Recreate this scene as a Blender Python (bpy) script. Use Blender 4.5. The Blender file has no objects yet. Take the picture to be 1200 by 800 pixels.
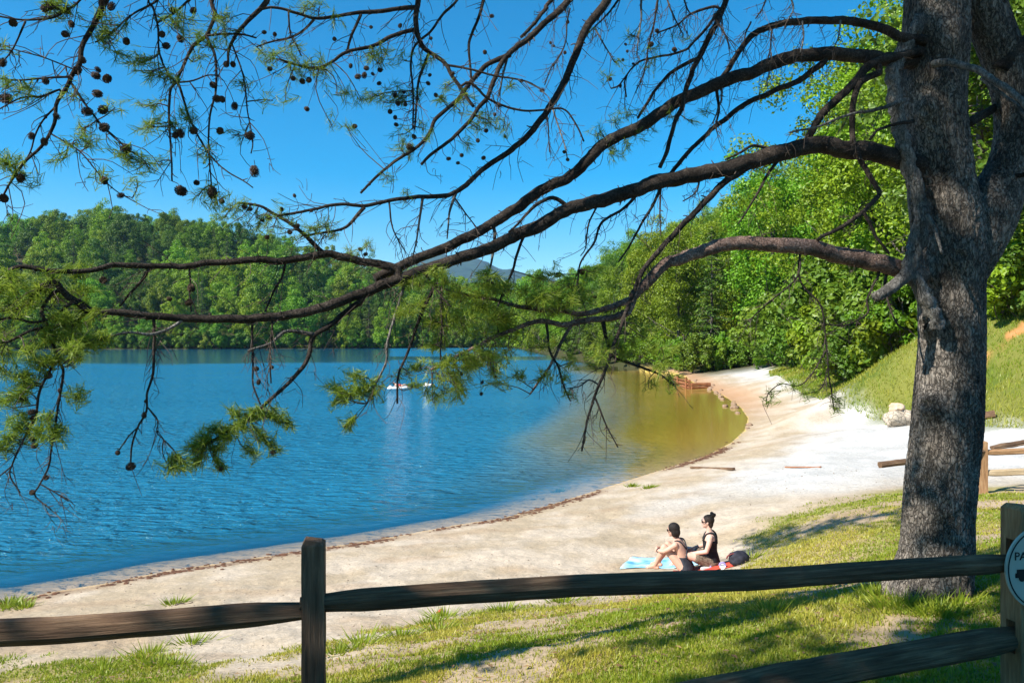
import bpy, math, random
import numpy as np
from mathutils import Vector, Matrix

# ------------------------------------------------------------------ camera, sky, sun, exposure
SC = bpy.context.scene
COL = SC.collection
F, HZ, CAMZ = 900.0, 395.0, 4.6          # focal length in photo pixels, horizon row, eye height over the lake
cam_d = bpy.data.cameras.new('camera'); cam = bpy.data.objects.new('camera', cam_d); COL.objects.link(cam)
cam.location = (0, 0, CAMZ); cam.rotation_euler = (math.radians(90), 0, 0)
cam_d.sensor_width = 36.0; cam_d.lens = 36.0 * F / 1200.0; cam_d.shift_y = -5.0 / 1200.0
cam_d.clip_start = 0.05; cam_d.clip_end = 20000
SC.camera = cam

SUN_AZ = np.array([-0.86, -0.51]); SUN_AZ = SUN_AZ / np.linalg.norm(SUN_AZ)
SUN_EL = math.radians(42)
world = bpy.data.worlds.new('World'); SC.world = world; world.use_nodes = True
wn = world.node_tree.nodes; wl = world.node_tree.links
sky = wn.new('ShaderNodeTexSky'); sky.sky_type = 'NISHITA'; sky.sun_disc = False
sky.sun_elevation = SUN_EL; sky.sun_rotation = math.atan2(SUN_AZ[0], SUN_AZ[1])
sky.altitude = 400; sky.air_density = 1.0; sky.dust_density = 0.0; sky.ozone_density = 3.0
hs = wn.new('ShaderNodeHueSaturation'); hs.inputs['Saturation'].default_value = 1.62
hs.inputs['Hue'].default_value = 0.490
bg = wn['Background']; bg.inputs['Strength'].default_value = 0.095
wl.new(sky.outputs[0], hs.inputs['Color']); wl.new(hs.outputs[0], bg.inputs['Color'])

sun_d = bpy.data.lights.new('sun', 'SUN'); sun = bpy.data.objects.new('sun', sun_d); COL.objects.link(sun)
sun_d.energy = 5.0; sun_d.angle = math.radians(0.5); sun_d.color = (1.0, 0.94, 0.84)
sd = Vector((SUN_AZ[0] * math.cos(SUN_EL), SUN_AZ[1] * math.cos(SUN_EL), math.sin(SUN_EL)))
sun.rotation_euler = sd.to_track_quat('Z', 'Y').to_euler(); sun.location = sd * 60

SC.view_settings.view_transform = 'Standard'; SC.view_settings.look = 'None'
SC.view_settings.exposure = 0.98; SC.view_settings.gamma = 1.0
SC.cycles.max_bounces = 8; SC.cycles.diffuse_bounces = 3; SC.cycles.glossy_bounces = 3
SC.cycles.transparent_max_bounces = 8; SC.cycles.transmission_bounces = 4
SC.cycles.use_denoising = True
SC.cycles.caustics_reflective = False; SC.cycles.caustics_refractive = False

# ------------------------------------------------------------------ helpers
rng = np.random.default_rng(7)
R = random.Random(5)

def P(px, py, Y):
    return np.array([(px - 600.0) / F * Y, Y, CAMZ - (py - HZ) / F * Y])

def PW(px, py, z=0.0):
    Y = (CAMZ - z) * F / (py - HZ)
    return np.array([(px - 600.0) / F * Y, Y])

def sstep(a, b, x):
    t = np.clip((x - a) / (b - a), 0, 1)
    return t * t * (3 - 2 * t)

def _hash(ix, iy, iz, seed):
    h = (ix.astype(np.int64) * 374761393 + iy.astype(np.int64) * 668265263 + iz.astype(np.int64) * 2147483647 + seed * 1274126177) & 0xffffffff
    h = ((h ^ (h >> 13)) * 1274126177) & 0xffffffff
    h = h ^ (h >> 16)
    return (h & 0xffff) / 65535.0

def vnoise(x, y, z=None, seed=0):
    x = np.asarray(x, float); y = np.asarray(y, float)
    z = np.zeros_like(x) if z is None else np.asarray(z, float)
    ix, iy, iz = np.floor(x), np.floor(y), np.floor(z)
    fx, fy, fz = x - ix, y - iy, z - iz
    fx = fx * fx * (3 - 2 * fx); fy = fy * fy * (3 - 2 * fy); fz = fz * fz * (3 - 2 * fz)
    ix, iy, iz = ix.astype(np.int64), iy.astype(np.int64), iz.astype(np.int64)
    def c(dx, dy, dz): return _hash(ix + dx, iy + dy, iz + dz, seed)
    a = (c(0,0,0)*(1-fx)+c(1,0,0)*fx)*(1-fy)+(c(0,1,0)*(1-fx)+c(1,1,0)*fx)*fy
    b = (c(0,0,1)*(1-fx)+c(1,0,1)*fx)*(1-fy)+(c(0,1,1)*(1-fx)+c(1,1,1)*fx)*fy
    return a * (1 - fz) + b * fz

def fbm(x, y, z=None, seed=0, oct=4):
    s = 0.0; a = 0.5; t = 0.0; f = 1.0
    for k in range(oct):
        s = s + a * vnoise(np.asarray(x) * f, np.asarray(y) * f, None if z is None else np.asarray(z) * f, seed + k * 17)
        t += a; a *= 0.5; f *= 2.03
    return s / t

def mesh_np(name, verts, faces, smooth=False):
    """verts (N,3); faces (M,k) array or list of such arrays"""
    me = bpy.data.meshes.new(name)
    fl = faces if isinstance(faces, list) else [faces]
    fl = [np.asarray(f, np.int32) for f in fl if len(f)]
    v = np.asarray(verts, np.float32)
    me.vertices.add(len(v)); me.vertices.foreach_set('co', v.ravel())
    nl = sum(f.size for f in fl); npoly = sum(len(f) for f in fl)
    me.loops.add(nl); me.polygons.add(npoly)
    me.loops.foreach_set('vertex_index', np.concatenate([f.ravel() for f in fl]))
    tot = np.concatenate([np.full(len(f), f.shape[1], np.int32) for f in fl])
    st = np.concatenate([[0], np.cumsum(tot)[:-1]]).astype(np.int32)
    me.polygons.foreach_set('loop_start', st)
    try: me.polygons.foreach_set('loop_total', tot)
    except Exception: pass
    me.polygons.foreach_set('use_smooth', np.full(npoly, smooth))
    me.update(calc_edges=True); me.validate()
    return me

def vattr(me, name, arr):
    arr = np.asarray(arr, np.float32)
    if arr.ndim == 1:
        a = me.attributes.new(name, 'FLOAT', 'POINT'); a.data.foreach_set('value', arr)
    else:
        if arr.shape[1] == 3: arr = np.concatenate([arr, np.ones((len(arr), 1), np.float32)], 1)
        a = me.attributes.new(name, 'FLOAT_COLOR', 'POINT'); a.data.foreach_set('color', arr.ravel())

def obj(name, me, mat=None, parent=None, loc=None):
    o = bpy.data.objects.new(name, me); COL.objects.link(o)
    if mat is not None and me is not None and len(me.materials) == 0: me.materials.append(mat)
    if parent is not None: o.parent = parent
    if loc is not None: o.location = loc
    return o

def empty(name, loc=(0, 0, 0), rz=0.0):
    o = bpy.data.objects.new(name, None); COL.objects.link(o)
    o.location = loc; o.rotation_euler = (0, 0, rz); o.empty_display_size = 0.2
    return o

def tag(o, label=None, cat=None, group=None, kind=None):
    if label: o['label'] = label
    if cat: o['category'] = cat
    if group: o['group'] = group
    if kind: o['kind'] = kind
    return o

class MB:
    """collects vertices and faces of one mesh"""
    def __init__(s): s.v = []; s.f = {}; s.n = 0
    def add(s, v, f):
        f = np.asarray(f, np.int32)
        if len(f) == 0: return
        s.v.append(np.asarray(v, float)); s.f.setdefault(f.shape[1], []).append(f + s.n); s.n += len(v)
    def mesh(s, name, smooth=False):
        return mesh_np(name, np.concatenate(s.v), [np.concatenate(x) for x in s.f.values()], smooth)

def catmull(pts, n):
    p = np.asarray(pts, float)
    if len(p) == 2:
        t = np.linspace(0, 1, n)[:, None]; return p[0] * (1 - t) + p[1] * t
    e = np.concatenate([[2 * p[0] - p[1]], p, [2 * p[-1] - p[-2]]])
    L = np.concatenate([[0], np.cumsum(np.linalg.norm(np.diff(p[:, :3], axis=0), axis=1))])
    s = np.linspace(0, L[-1], n); k = np.clip(np.searchsorted(L, s, side='right') - 1, 0, len(p) - 2)
    t = ((s - L[k]) / np.maximum(L[k + 1] - L[k], 1e-9))[:, None]
    a, b, c, d = e[k], e[k + 1], e[k + 2], e[k + 3]
    return 0.5 * ((2 * b) + (-a + c) * t + (2 * a - 5 * b + 4 * c - d) * t**2 + (-a + 3 * b - 3 * c + d) * t**3)

def tube(pts, rad, sides=8, ell=1.0, disp=None, cap=True, up0=None):
    """rings along pts with radii; returns verts, quads, tri caps"""
    p = np.asarray(pts, float); n = len(p); r = np.broadcast_to(np.asarray(rad, float), (n,))
    t = np.gradient(p, axis=0); t /= np.maximum(np.linalg.norm(t, axis=1, keepdims=True), 1e-9)
    up = np.array([0, 0, 1.0]) if abs(t[0][2]) < 0.9 else np.array([1.0, 0, 0])
    if up0 is not None: up = np.asarray(up0, float)
    u = np.zeros((n, 3)); u[0] = np.cross(t[0], up); u[0] /= np.linalg.norm(u[0])
    for i in range(1, n):
        w = u[i - 1] - t[i] * np.dot(u[i - 1], t[i]); u[i] = w / max(np.linalg.norm(w), 1e-9)
    v = np.cross(t, u)
    th = np.arange(sides) / sides * 2 * math.pi
    rr = np.repeat(r[:, None], sides, 1)
    if disp is not None: rr = rr * disp(np.arange(n)[:, None] / max(n - 1, 1), th[None, :], p)
    V = p[:, None, :] + rr[..., None] * (np.cos(th)[None, :, None] * u[:, None, :] + ell * np.sin(th)[None, :, None] * v[:, None, :])
    V = V.reshape(-1, 3)
    i = np.arange(n - 1)[:, None] * sides; j = np.arange(sides)[None, :]; j2 = (j + 1) % sides
    Q = np.stack([i + j, i + j2, i + sides + j2, i + sides + j], -1).reshape(-1, 4)
    T = np.zeros((0, 3), int)
    if cap:
        V = np.concatenate([V, p[:1], p[-1:]]); a, b = n * sides, n * sides + 1
        j = np.arange(sides); j2 = (j + 1) % sides
        T = np.concatenate([np.stack([np.full(sides, a), j2, j], -1), np.stack([np.full(sides, b), (n - 1) * sides + j, (n - 1) * sides + j2], -1)])
    return V, Q, T

def add_tube(mb, *a, **k):
    V, Q, T = tube(*a, **k); n0 = mb.n
    mb.v.append(V); mb.f.setdefault(4, []).append(Q.astype(np.int32) + n0)
    if len(T): mb.f.setdefault(3, []).append(T.astype(np.int32) + n0)
    mb.n += len(V)

def add_box(mb, c, s, M=None):
    x, y, z = np.asarray(s, float) / 2
    V = np.array([[a * x, b * y, d * z] for a in (-1, 1) for b in (-1, 1) for d in (-1, 1)])
    if M is not None: V = V @ np.asarray(M).T
    V = V + np.asarray(c, float)
    mb.add(V, [[0, 1, 3, 2], [4, 6, 7, 5], [0, 4, 5, 1], [2, 3, 7, 6], [0, 2, 6, 4], [1, 5, 7, 3]])

def ico(sub=2):
    t = (1 + 5 ** 0.5) / 2
    v = [(-1, t, 0), (1, t, 0), (-1, -t, 0), (1, -t, 0), (0, -1, t), (0, 1, t), (0, -1, -t), (0, 1, -t), (t, 0, -1), (t, 0, 1), (-t, 0, -1), (-t, 0, 1)]
    f = [(0, 11, 5), (0, 5, 1), (0, 1, 7), (0, 7, 10), (0, 10, 11), (1, 5, 9), (5, 11, 4), (11, 10, 2), (10, 7, 6), (7, 1, 8), (3, 9, 4), (3, 4, 2), (3, 2, 6), (3, 6, 8), (3, 8, 9), (4, 9, 5), (2, 4, 11), (6, 2, 10), (8, 6, 7), (9, 8, 1)]
    v = [np.array(a) / np.linalg.norm(a) for a in v]
    for _ in range(sub):
        mid = {}; nf = []
        def m(a, b):
            k = (min(a, b), max(a, b))
            if k not in mid:
                w = v[a] + v[b]; v.append(w / np.linalg.norm(w)); mid[k] = len(v) - 1
            return mid[k]
        for a, b, c in f:
            ab, bc, ca = m(a, b), m(b, c), m(c, a); nf += [(a, ab, ca), (b, bc, ab), (c, ca, bc), (ab, bc, ca)]
        f = nf
    return np.array(v), np.array(f)
ICO1, ICO2, ICO3 = ico(1), ico(2), ico(3)

# ------------------------------------------------------------------ materials
def mat_new(name):
    m = bpy.data.materials.new(name); m.use_nodes = True
    return m, m.node_tree.nodes, m.node_tree.links, m.node_tree.nodes['Principled BSDF']

def mat_noise(name, c1, c2, scale=5.0, rough=0.8, bump=0.0, bscale=None, coord='Object', stretch=(1, 1, 1), detail=6.0, spec=0.3, metallic=0.0):
    m, N, L, b = mat_new(name)
    tc = N.new('ShaderNodeTexCoord'); mp = N.new('ShaderNodeMapping'); mp.inputs['Scale'].default_value = stretch
    L.new(tc.outputs[coord], mp.inputs[0])
    nz = N.new('ShaderNodeTexNoise'); nz.inputs['Scale'].default_value = scale; nz.inputs['Detail'].default_value = detail
    L.new(mp.outputs[0], nz.inputs['Vector'])
    cr = N.new('ShaderNodeValToRGB'); cr.color_ramp.elements[0].position = 0.3; cr.color_ramp.elements[1].position = 0.7
    cr.color_ramp.elements[0].color = (*c1, 1); cr.color_ramp.elements[1].color = (*c2, 1)
    L.new(nz.outputs[0], cr.inputs[0]); L.new(cr.outputs[0], b.inputs['Base Color'])
    b.inputs['Roughness'].default_value = rough; b.inputs['Specular IOR Level'].default_value = spec
    b.inputs['Metallic'].default_value = metallic
    if bump > 0:
        n2 = N.new('ShaderNodeTexNoise'); n2.inputs['Scale'].default_value = bscale or scale * 3; n2.inputs['Detail'].default_value = 8
        L.new(mp.outputs[0], n2.inputs['Vector'])
        bp = N.new('ShaderNodeBump'); bp.inputs['Strength'].default_value = bump; bp.inputs['Distance'].default_value = 0.02
        L.new(n2.outputs[0], bp.inputs['Height']); L.new(bp.outputs[0], b.inputs['Normal'])
    return m

def mat_leaf(name, c1, c2, trans=0.35, hvar=0.06, vvar=0.5, attr=None):
    m, N, L, b = mat_new(name); N.remove(b)
    out = N['Material Output']
    geo = N.new('ShaderNodeNewGeometry'); oi = N.new('ShaderNodeObjectInfo')
    mx = N.new('ShaderNodeMix'); mx.data_type = 'RGBA'
    mx.inputs[6].default_value = (*c1, 1); mx.inputs[7].default_value = (*c2, 1)
    if attr:
        at = N.new('ShaderNodeAttribute'); at.attribute_name = attr; L.new(at.outputs['Fac'], mx.inputs[0])
    else:
        L.new(geo.outputs['Random Per Island'], mx.inputs[0])
    h = N.new('ShaderNodeHueSaturation')
    a = N.new('ShaderNodeMath'); a.operation = 'MULTIPLY_ADD'; a.inputs[1].default_value = hvar; a.inputs[2].default_value = 0.5 - hvar / 2
    L.new(oi.outputs['Random'], a.inputs[0]); L.new(a.outputs[0], h.inputs['Hue'])
    wv = N.new('ShaderNodeMath'); wv.operation = 'MULTIPLY'; wv.inputs[1].default_value = 7.31
    fr = N.new('ShaderNodeMath'); fr.operation = 'FRACT'
    L.new(oi.outputs['Random'], wv.inputs[0]); L.new(wv.outputs[0], fr.inputs[0])
    v = N.new('ShaderNodeMath'); v.operation = 'MULTIPLY_ADD'; v.inputs[1].default_value = vvar; v.inputs[2].default_value = 1 - vvar / 2
    L.new(fr.outputs[0], v.inputs[0]); L.new(v.outputs[0], h.inputs['Value'])
    L.new(mx.outputs[2], h.inputs['Color'])
    d = N.new('ShaderNodeBsdfDiffuse'); t = N.new('ShaderNodeBsdfTranslucent'); ms = N.new('ShaderNodeMixShader')
    ms.inputs[0].default_value = trans
    L.new(h.outputs[0], d.inputs[0]); L.new(h.outputs[0], t.inputs[0])
    L.new(d.outputs[0], ms.inputs[1]); L.new(t.outputs[0], ms.inputs[2])
    g = N.new('ShaderNodeBsdfGlossy'); g.inputs['Roughness'].default_value = 0.45; g.inputs[0].default_value = (0.6, 0.65, 0.6, 1)
    m2 = N.new('ShaderNodeMixShader'); m2.inputs[0].default_value = 0.035
    L.new(ms.outputs[0], m2.inputs[1]); L.new(g.outputs[0], m2.inputs[2]); L.new(m2.outputs[0], out.inputs[0])
    return m

# ------------------------------------------------------------------ terrain
near_px = [(0, 706), (60, 694), (120, 684), (200, 668), (290, 655), (370, 643), (450, 631), (540, 614), (590, 607), (650, 590), (720, 568), (780, 549),
           (830, 533), (858, 518), (873, 504), (877, 490), (868, 477), (852, 466), (836, 458), (822, 452), (812, 448), (803, 441)]
near_shore = [PW(a, b) for a, b in near_px]
right_shore = [PW(790, 438), PW(765, 435.5), PW(740, 432), PW(700, 426), PW(660, 420), PW(640, 415), PW(625, 411.5), PW(612, 408.3)]
far_shore = [PW(600, 407), PW(560, 407.3), PW(500, 407.8), PW(440, 408), PW(380, 408.3), PW(300, 408.6), PW(200, 409), PW(100, 409), PW(0, 409), PW(-150, 409)]
left_rest = [np.array(a, float) for a in [(-320, 250), (-330, 150), (-260, 70), (-150, 30), (-80, 12), (-45, 8), (-28, 9.5), (-18, 11.2), (-12.5, 12.6)]]
LAKE = np.array(near_shore + right_shore + far_shore + left_rest)

def poly_sd(x, y, poly):
    """signed distance: positive outside"""
    x = np.asarray(x, float); y = np.asarray(y, float)
    d = np.full(x.shape, 1e18); ins = np.zeros(x.shape, bool)
    n = len(poly)
    for i in range(n):
        ax, ay = poly[i]; bx, by = poly[(i + 1) % n]
        ex, ey = bx - ax, by - ay
        t = np.clip(((x - ax) * ex + (y - ay) * ey) / (ex * ex + ey * ey + 1e-12), 0, 1)
        d = np.minimum(d, (x - ax - t * ex) ** 2 + (y - ay - t * ey) ** 2)
        c = ((ay > y) != (by > y)) & (x < (bx - ax) * (y - ay) / (by - ay + 1e-12) + ax)
        ins ^= c
    d = np.sqrt(d)
    return np.where(ins, -d, d)

def far_land(x, y, d):
    az = x / np.maximum(np.abs(y), 1.0)
    right = 1.0 + 0.42 * np.maximum(0, d - 14); right = np.where(right > 26, 26 + (right - 26) * 0.25, right)
    right = np.minimum(right, 60)
    g = np.interp(az, [-2, -0.8, -0.667, -0.556, -0.444, -0.333, -0.222, -0.155, -0.083, 0.0, 0.05], [0.75, 0.85, 0.93, 1.0, 0.96, 0.80, 0.55, 0.46, 0.36, 0.24, 0.16])
    s = 0.44 * np.maximum(0, d - 4); hill = 0.8 + g * np.where(s > 55, 55 + 13 * (1 - np.exp(-(s - 55) / 40)), s)
    w = sstep(230, 300, y) * (1 - sstep(0.0, 0.05, az))
    behind = 2.0 + 0.03 * np.maximum(0, d)
    w2 = sstep(-20, 30, y + x * 0.2)
    r = right * (1 - w) + hill * w
    r = r + (fbm(x / 60, y / 60, seed=3) - 0.5) * np.clip(d / 20, 0, 1) * 8
    leftn = (1 - w) * (1 - sstep(-10, 25, x))
    r = r * (1 - leftn) + np.minimum(r, 2.0 + 0.04 * np.maximum(d, 0)) * leftn
    return r * w2 + behind * (1 - w2)

CTRL = [(0, 0, 3.0), (-3, 0, 2.95), (4, 0, 3.05), (-4, -5, 3.3), (4, -5, 3.4), (0, -5, 3.35), (-12, -6, 3.2), (14, -6, 3.9), (10, 1, 3.1),
        (-0.88, 3.4, 2.5), (2.78, 4.2, 2.62), (-4.5, 2.6, 2.45), (7, 5.1, 2.65), (3.5, 6.4, 2.5), (6.5, 7.2, 2.6), (1.2, 6, 2.3), (-1.2, 5.4, 2.12),
        (-4.5, 5, 1.85), (-9, 4, 1.8), (-15, 3, 1.7), (-30, -3, 2.4), (-9, 9, 0.75), (-5, 10, 0.75), (-2, 11, 0.78), (0.3, 10, 1.05), (-3.5, 8, 1.2), (-14, 8.5, 0.7),
        (2.6, 13, 0.68), (3.4, 13.4, 0.74), (1.6, 14.5, 0.55), (3.0, 10.0, 1.45), (5.6, 13, 1.55), (5.2, 11, 1.75), (6.6, 11, 1.95), (7.3, 15, 1.45),
        (9.2, 15, 1.57), (13, 15, 1.75), (18, 15, 2.4), (6.7, 20, 0.85), (4.2, 17.5, 0.6), (8, 18, 1.2), (12, 20, 1.45), (15, 27, 1.5), (12.9, 29, 1.15), (10, 26, 0.85),
        (13.0, 36, 0.6), (16.5, 42, 0.8), (17.5, 33, 1.4), (20.3, 55, 1.25), (26.4, 85, 0.95), (21.6, 80, 0.5), (19, 50, 0.8), (23, 70, 0.9),
        (16.4, 25.5, 1.7), (20.6, 32, 4.5), (18.8, 36, 4.1), (24.8, 62, 2.6), (20.5, 27, 4.2), (23, 22, 4.4), (26, 40, 6.2), (29, 60, 4.5), (32, 30, 8), (40, 45, 12),
        (33, 86, 2.5), (38, 75, 6), (50, 20, 12), (50, 0, 8), (50, -30, 6), (0, -40, 5), (-40, -40, 4)]
CP = np.array(CTRL, float)
_a = np.linspace(-0.3, 1.9, 14)
ex = np.stack([np.sin(_a) * 125, np.cos(_a) * 125], 1)
exd = poly_sd(ex[:, 0], ex[:, 1], LAKE)
ex = ex[exd > 4]; exd = exd[exd > 4]
CP = np.concatenate([CP, np.stack([ex[:, 0], ex[:, 1], far_land(ex[:, 0], ex[:, 1], exd)], 1)])
sh = np.array(near_shore); CP = np.concatenate([CP, np.concatenate([sh, np.zeros((len(sh), 1))], 1)])
CP = np.concatenate([CP, np.array([(-18, 11.2, 0), (-45, 8, 0)], float)])
def _phi(r2): return 0.5 * r2 * np.log(r2 + 1e-9)
n_ = len(CP)
_A = _phi((CP[:, None, 0] - CP[None, :, 0]) ** 2 + (CP[:, None, 1] - CP[None, :, 1]) ** 2) + np.eye(n_) * 0.5
_B = np.concatenate([np.ones((n_, 1)), CP[:, :2]], 1)
_M = np.block([[_A, _B], [_B.T, np.zeros((3, 3))]])
_W = np.linalg.solve(_M, np.concatenate([CP[:, 2], np.zeros(3)]))
def rbf(x, y):
    s = _W[n_] + _W[n_ + 1] * x + _W[n_ + 2] * y
    for i in range(n_):
        s = s + _W[i] * _phi((x - CP[i, 0]) ** 2 + (y - CP[i, 1]) ** 2)
    return s

def ground(x, y):
    x = np.asarray(x, float); y = np.asarray(y, float); sh0 = x.shape
    x = x.ravel(); y = y.ravel()
    d = poly_sd(x, y, LAKE); r = np.hypot(x, y)
    z = np.zeros_like(x)
    w = sstep(85, 120, r)
    near = r < 122
    zl = far_land(x, y, d)
    if near.any():
        zn = rbf(x[near], y[near]); dn = d[near]
        k = sstep(0, 2.2, dn)
        zn = np.maximum(zn, 0.03 * np.minimum(dn, 20)) * k + 0.10 * dn * (1 - k)
        rough = (fbm(x[near] * 2.2, y[near] * 2.2, seed=9, oct=4) - 0.5) * 0.10 * np.clip(dn / 3, 0, 1) + (fbm(x[near] * 0.35, y[near] * 0.35, seed=21) - 0.5) * 0.16 * np.clip(dn / 5, 0, 1)
        zl[near] = zl[near] * w[near] + (zn + rough) * (1 - w[near])
    shelf = sstep(20, 36, y) * (1 - sstep(115, 150, y)) * sstep(-14, 4, x - (y - 40) * 0.08)
    dd = np.maximum(-d, 0)
    deep_b = 0.045 * dd + 0.06 * dd * dd
    deep_s = np.where(dd < 7, 0.05 * dd, 0.35 + (dd - 7) * 0.16)
    dep = np.minimum(deep_b * (1 - shelf) + deep_s * shelf, 5.0)
    z = np.where(d > 0, zl * np.where(near, 1, np.clip(d / 4, 0, 1)), -dep)
    return z.reshape(sh0)

def gz(x, y): return float(ground(np.array([x]), np.array([y]))[0])

def hit(px, py, y0=1.0, y1=140.0):
    """where the ray through a photo pixel meets the ground"""
    t = np.geomspace(y0, y1, 1600)
    x = (px - 600) / F * t; z = CAMZ - (py - HZ) / F * t
    g = np.maximum(ground(x, t), 0)
    k = np.argmax(z < g)
    return np.array([x[k], t[k], g[k]])

def hits(lst): return np.array([hit(a, b)[:2] for a, b in lst])

# regions of the ground, as outlines on the ground itself
lawn = np.concatenate([hits([(-160, 790), (0, 772), (90, 766), (190, 770), (250, 792), (335, 778), (400, 752), (470, 738), (560, 722), (660, 706), (760, 694), (850, 676), (880, 655), (885, 630),
                             (915, 606), (965, 588), (1010, 576), (1070, 569)]), np.array([(9.0, 16.2), (12, 16.6), (18, 16), (24, 12), (24, -12), (-24, -12), (-24, 2), (-9, 3.6)])])
bank = np.concatenate([hits([(1205, 500), (1150, 497), (1065, 496), (1000, 478), (960, 464), (930, 452), (905, 440)]), np.array([(30, 90), (50, 90), (60, 40), (40, 20), (24, 20)])])

angs = np.radians(np.concatenate([np.arange(-42, 42.01, 0.17), np.arange(46, 317.9, 4.0)]))
rad = np.concatenate([[0.3], np.geomspace(0.7, 60, 318), np.geomspace(60, 250, 60)[1:], np.linspace(252, 380, 50), np.geomspace(390, 6000, 50)])
na, nr = len(angs), len(rad)
GX = np.sin(angs)[None, :] * rad[:, None]; GY = np.cos(angs)[None, :] * rad[:, None]
GZ = ground(GX, GY)
fx, fy = GX.ravel(), GY.ravel()
LD = poly_sd(fx, fy, LAKE); lawn_d = poly_sd(fx, fy, lawn); bank_d = poly_sd(fx, fy, bank)

def lawn_mask(x, y, ld):
    n = fbm(x * 1.3, y * 1.3, seed=31, oct=4)
    m = sstep(0.5, -0.5, ld + (n - 0.5) * 2.2)
    bare = sstep(0.525, 0.61, fbm(x * 0.75 + 7, y * 1.1, seed=44, oct=4) - 0.06 * sstep(-0.6, -2.5, ld) + 0.05 * sstep(8, 11, y))
    return m * (1 - 0.85 * bare)

def bare_mask(x, y): return fbm(x * 0.75 + 7, y * 1.1, seed=44, oct=4)
n1 = fbm(fx * 0.9, fy * 0.9, seed=5); n2 = fbm(fx * 6, fy * 6, seed=6, oct=3); n3 = fbm(fx * 0.22, fy * 0.22, seed=8)
C = lambda r, g, b: np.array([r, g, b])[None, :]
mixc = lambda a, b, t: a * (1 - t[:, None]) + b * t[:, None]
sand = mixc(C(0.40, 0.315, 0.215), C(0.49, 0.405, 0.31), sstep(0.35, 0.65, n1))
sand = mixc(sand, C(0.36, 0.25, 0.155), 0.45 * sstep(0.56, 0.72, fbm(fx * 0.6, fy * 1.2, seed=15)))
sand = sand * (0.86 + 0.28 * n2[:, None])
white = sstep(16.2, 20.5, fy + 0.12 * (fx - 6) + (n3 - 0.5) * 5) * sstep(2.0, 5.5, LD + (n1 - 0.5) * 2)
wsand = mixc(C(0.45, 0.435, 0.41), C(0.54, 0.525, 0.50), sstep(0.35, 0.65, n1))
grayband = np.exp(-((fy + 0.12 * (fx - 6) - 18.3 + (n3 - 0.5) * 3) / 1.1) ** 2) * (fx > 2)
sand = mixc(sand, C(0.36, 0.31, 0.25), 0.6 * grayband * sstep(0.3, 0.6, n1))
colr = mixc(sand, wsand, white)
# reddish wrack along the waterline, wet sand under it
wr = np.exp(-((LD - 0.12 - 0.5 * (n1 - 0.4)) / (0.10 + 0.004 * fy)) ** 2) * sstep(0.30, 0.5, fbm(fx * 0.5, fy * 0.5, seed=61)) * (fy < 32)
colr = mixc(colr, C(0.115, 0.05, 0.025), 0.9 * wr)
colr = mixc(colr, C(0.40, 0.29, 0.17), 0.6 * sstep(0.7, 0.0, LD) * (LD > 0) * (1 - wr))
under = LD <= 0
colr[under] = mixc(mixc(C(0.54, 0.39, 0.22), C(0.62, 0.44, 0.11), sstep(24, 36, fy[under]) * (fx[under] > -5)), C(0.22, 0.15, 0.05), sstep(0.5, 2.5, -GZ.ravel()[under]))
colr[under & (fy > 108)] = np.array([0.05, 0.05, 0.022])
rim = sstep(36, 60, fy) * sstep(3.0, 0.6, np.abs(LD)) * (fx > 5) * (fy < 100)
colr = mixc(colr, C(0.42, 0.23, 0.12), 0.75 * rim * (~under))
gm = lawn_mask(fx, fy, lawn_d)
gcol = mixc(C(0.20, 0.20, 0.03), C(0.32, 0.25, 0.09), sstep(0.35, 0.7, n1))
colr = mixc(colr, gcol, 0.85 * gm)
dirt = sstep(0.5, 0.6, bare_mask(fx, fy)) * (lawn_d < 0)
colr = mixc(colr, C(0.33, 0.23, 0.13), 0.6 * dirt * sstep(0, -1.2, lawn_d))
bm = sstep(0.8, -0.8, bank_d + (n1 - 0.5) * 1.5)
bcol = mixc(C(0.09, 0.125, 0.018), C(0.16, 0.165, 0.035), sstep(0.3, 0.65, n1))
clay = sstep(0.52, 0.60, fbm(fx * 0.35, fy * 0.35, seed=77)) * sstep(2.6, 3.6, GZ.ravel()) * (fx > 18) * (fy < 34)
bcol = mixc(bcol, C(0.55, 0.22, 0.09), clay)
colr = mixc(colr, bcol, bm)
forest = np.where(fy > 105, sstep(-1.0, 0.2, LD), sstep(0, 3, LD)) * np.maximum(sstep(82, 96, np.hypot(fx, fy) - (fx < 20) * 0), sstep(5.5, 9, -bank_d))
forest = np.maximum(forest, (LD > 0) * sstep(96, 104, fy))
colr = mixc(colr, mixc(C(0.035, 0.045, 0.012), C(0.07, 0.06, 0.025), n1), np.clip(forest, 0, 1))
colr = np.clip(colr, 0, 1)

i = np.arange(nr - 1)[:, None] * na; j = np.arange(na)[None, :]; j2 = (j + 1) % na
Q = np.stack([i + j, i + na + j, i + na + j2, i + j2], -1).reshape(-1, 4)[:, ::-1]
gv = np.stack([fx, fy, GZ.ravel()], 1); gv = np.concatenate([gv, [[0, 0, gz(0, 0)]]])
fan = np.stack([np.full(na, na * nr), np.arange(na), (np.arange(na) + 1) % na], -1)[:, ::-1]
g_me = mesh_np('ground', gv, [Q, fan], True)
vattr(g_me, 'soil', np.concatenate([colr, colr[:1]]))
gm_, N, L, b = mat_new('soil')
at = N.new('ShaderNodeAttribute'); at.attribute_name = 'soil'
tc = N.new('ShaderNodeTexCoord')
nz = N.new('ShaderNodeTexNoise'); nz.inputs['Scale'].default_value = 14; nz.inputs['Detail'].default_value = 8; nz.inputs['Roughness'].default_value = 0.7
L.new(tc.outputs['Object'], nz.inputs['Vector'])
mr = N.new('ShaderNodeMapRange'); mr.inputs[1].default_value = 0.25; mr.inputs[2].default_value = 0.75; mr.inputs[3].default_value = 0.72; mr.inputs[4].default_value = 1.25
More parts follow.
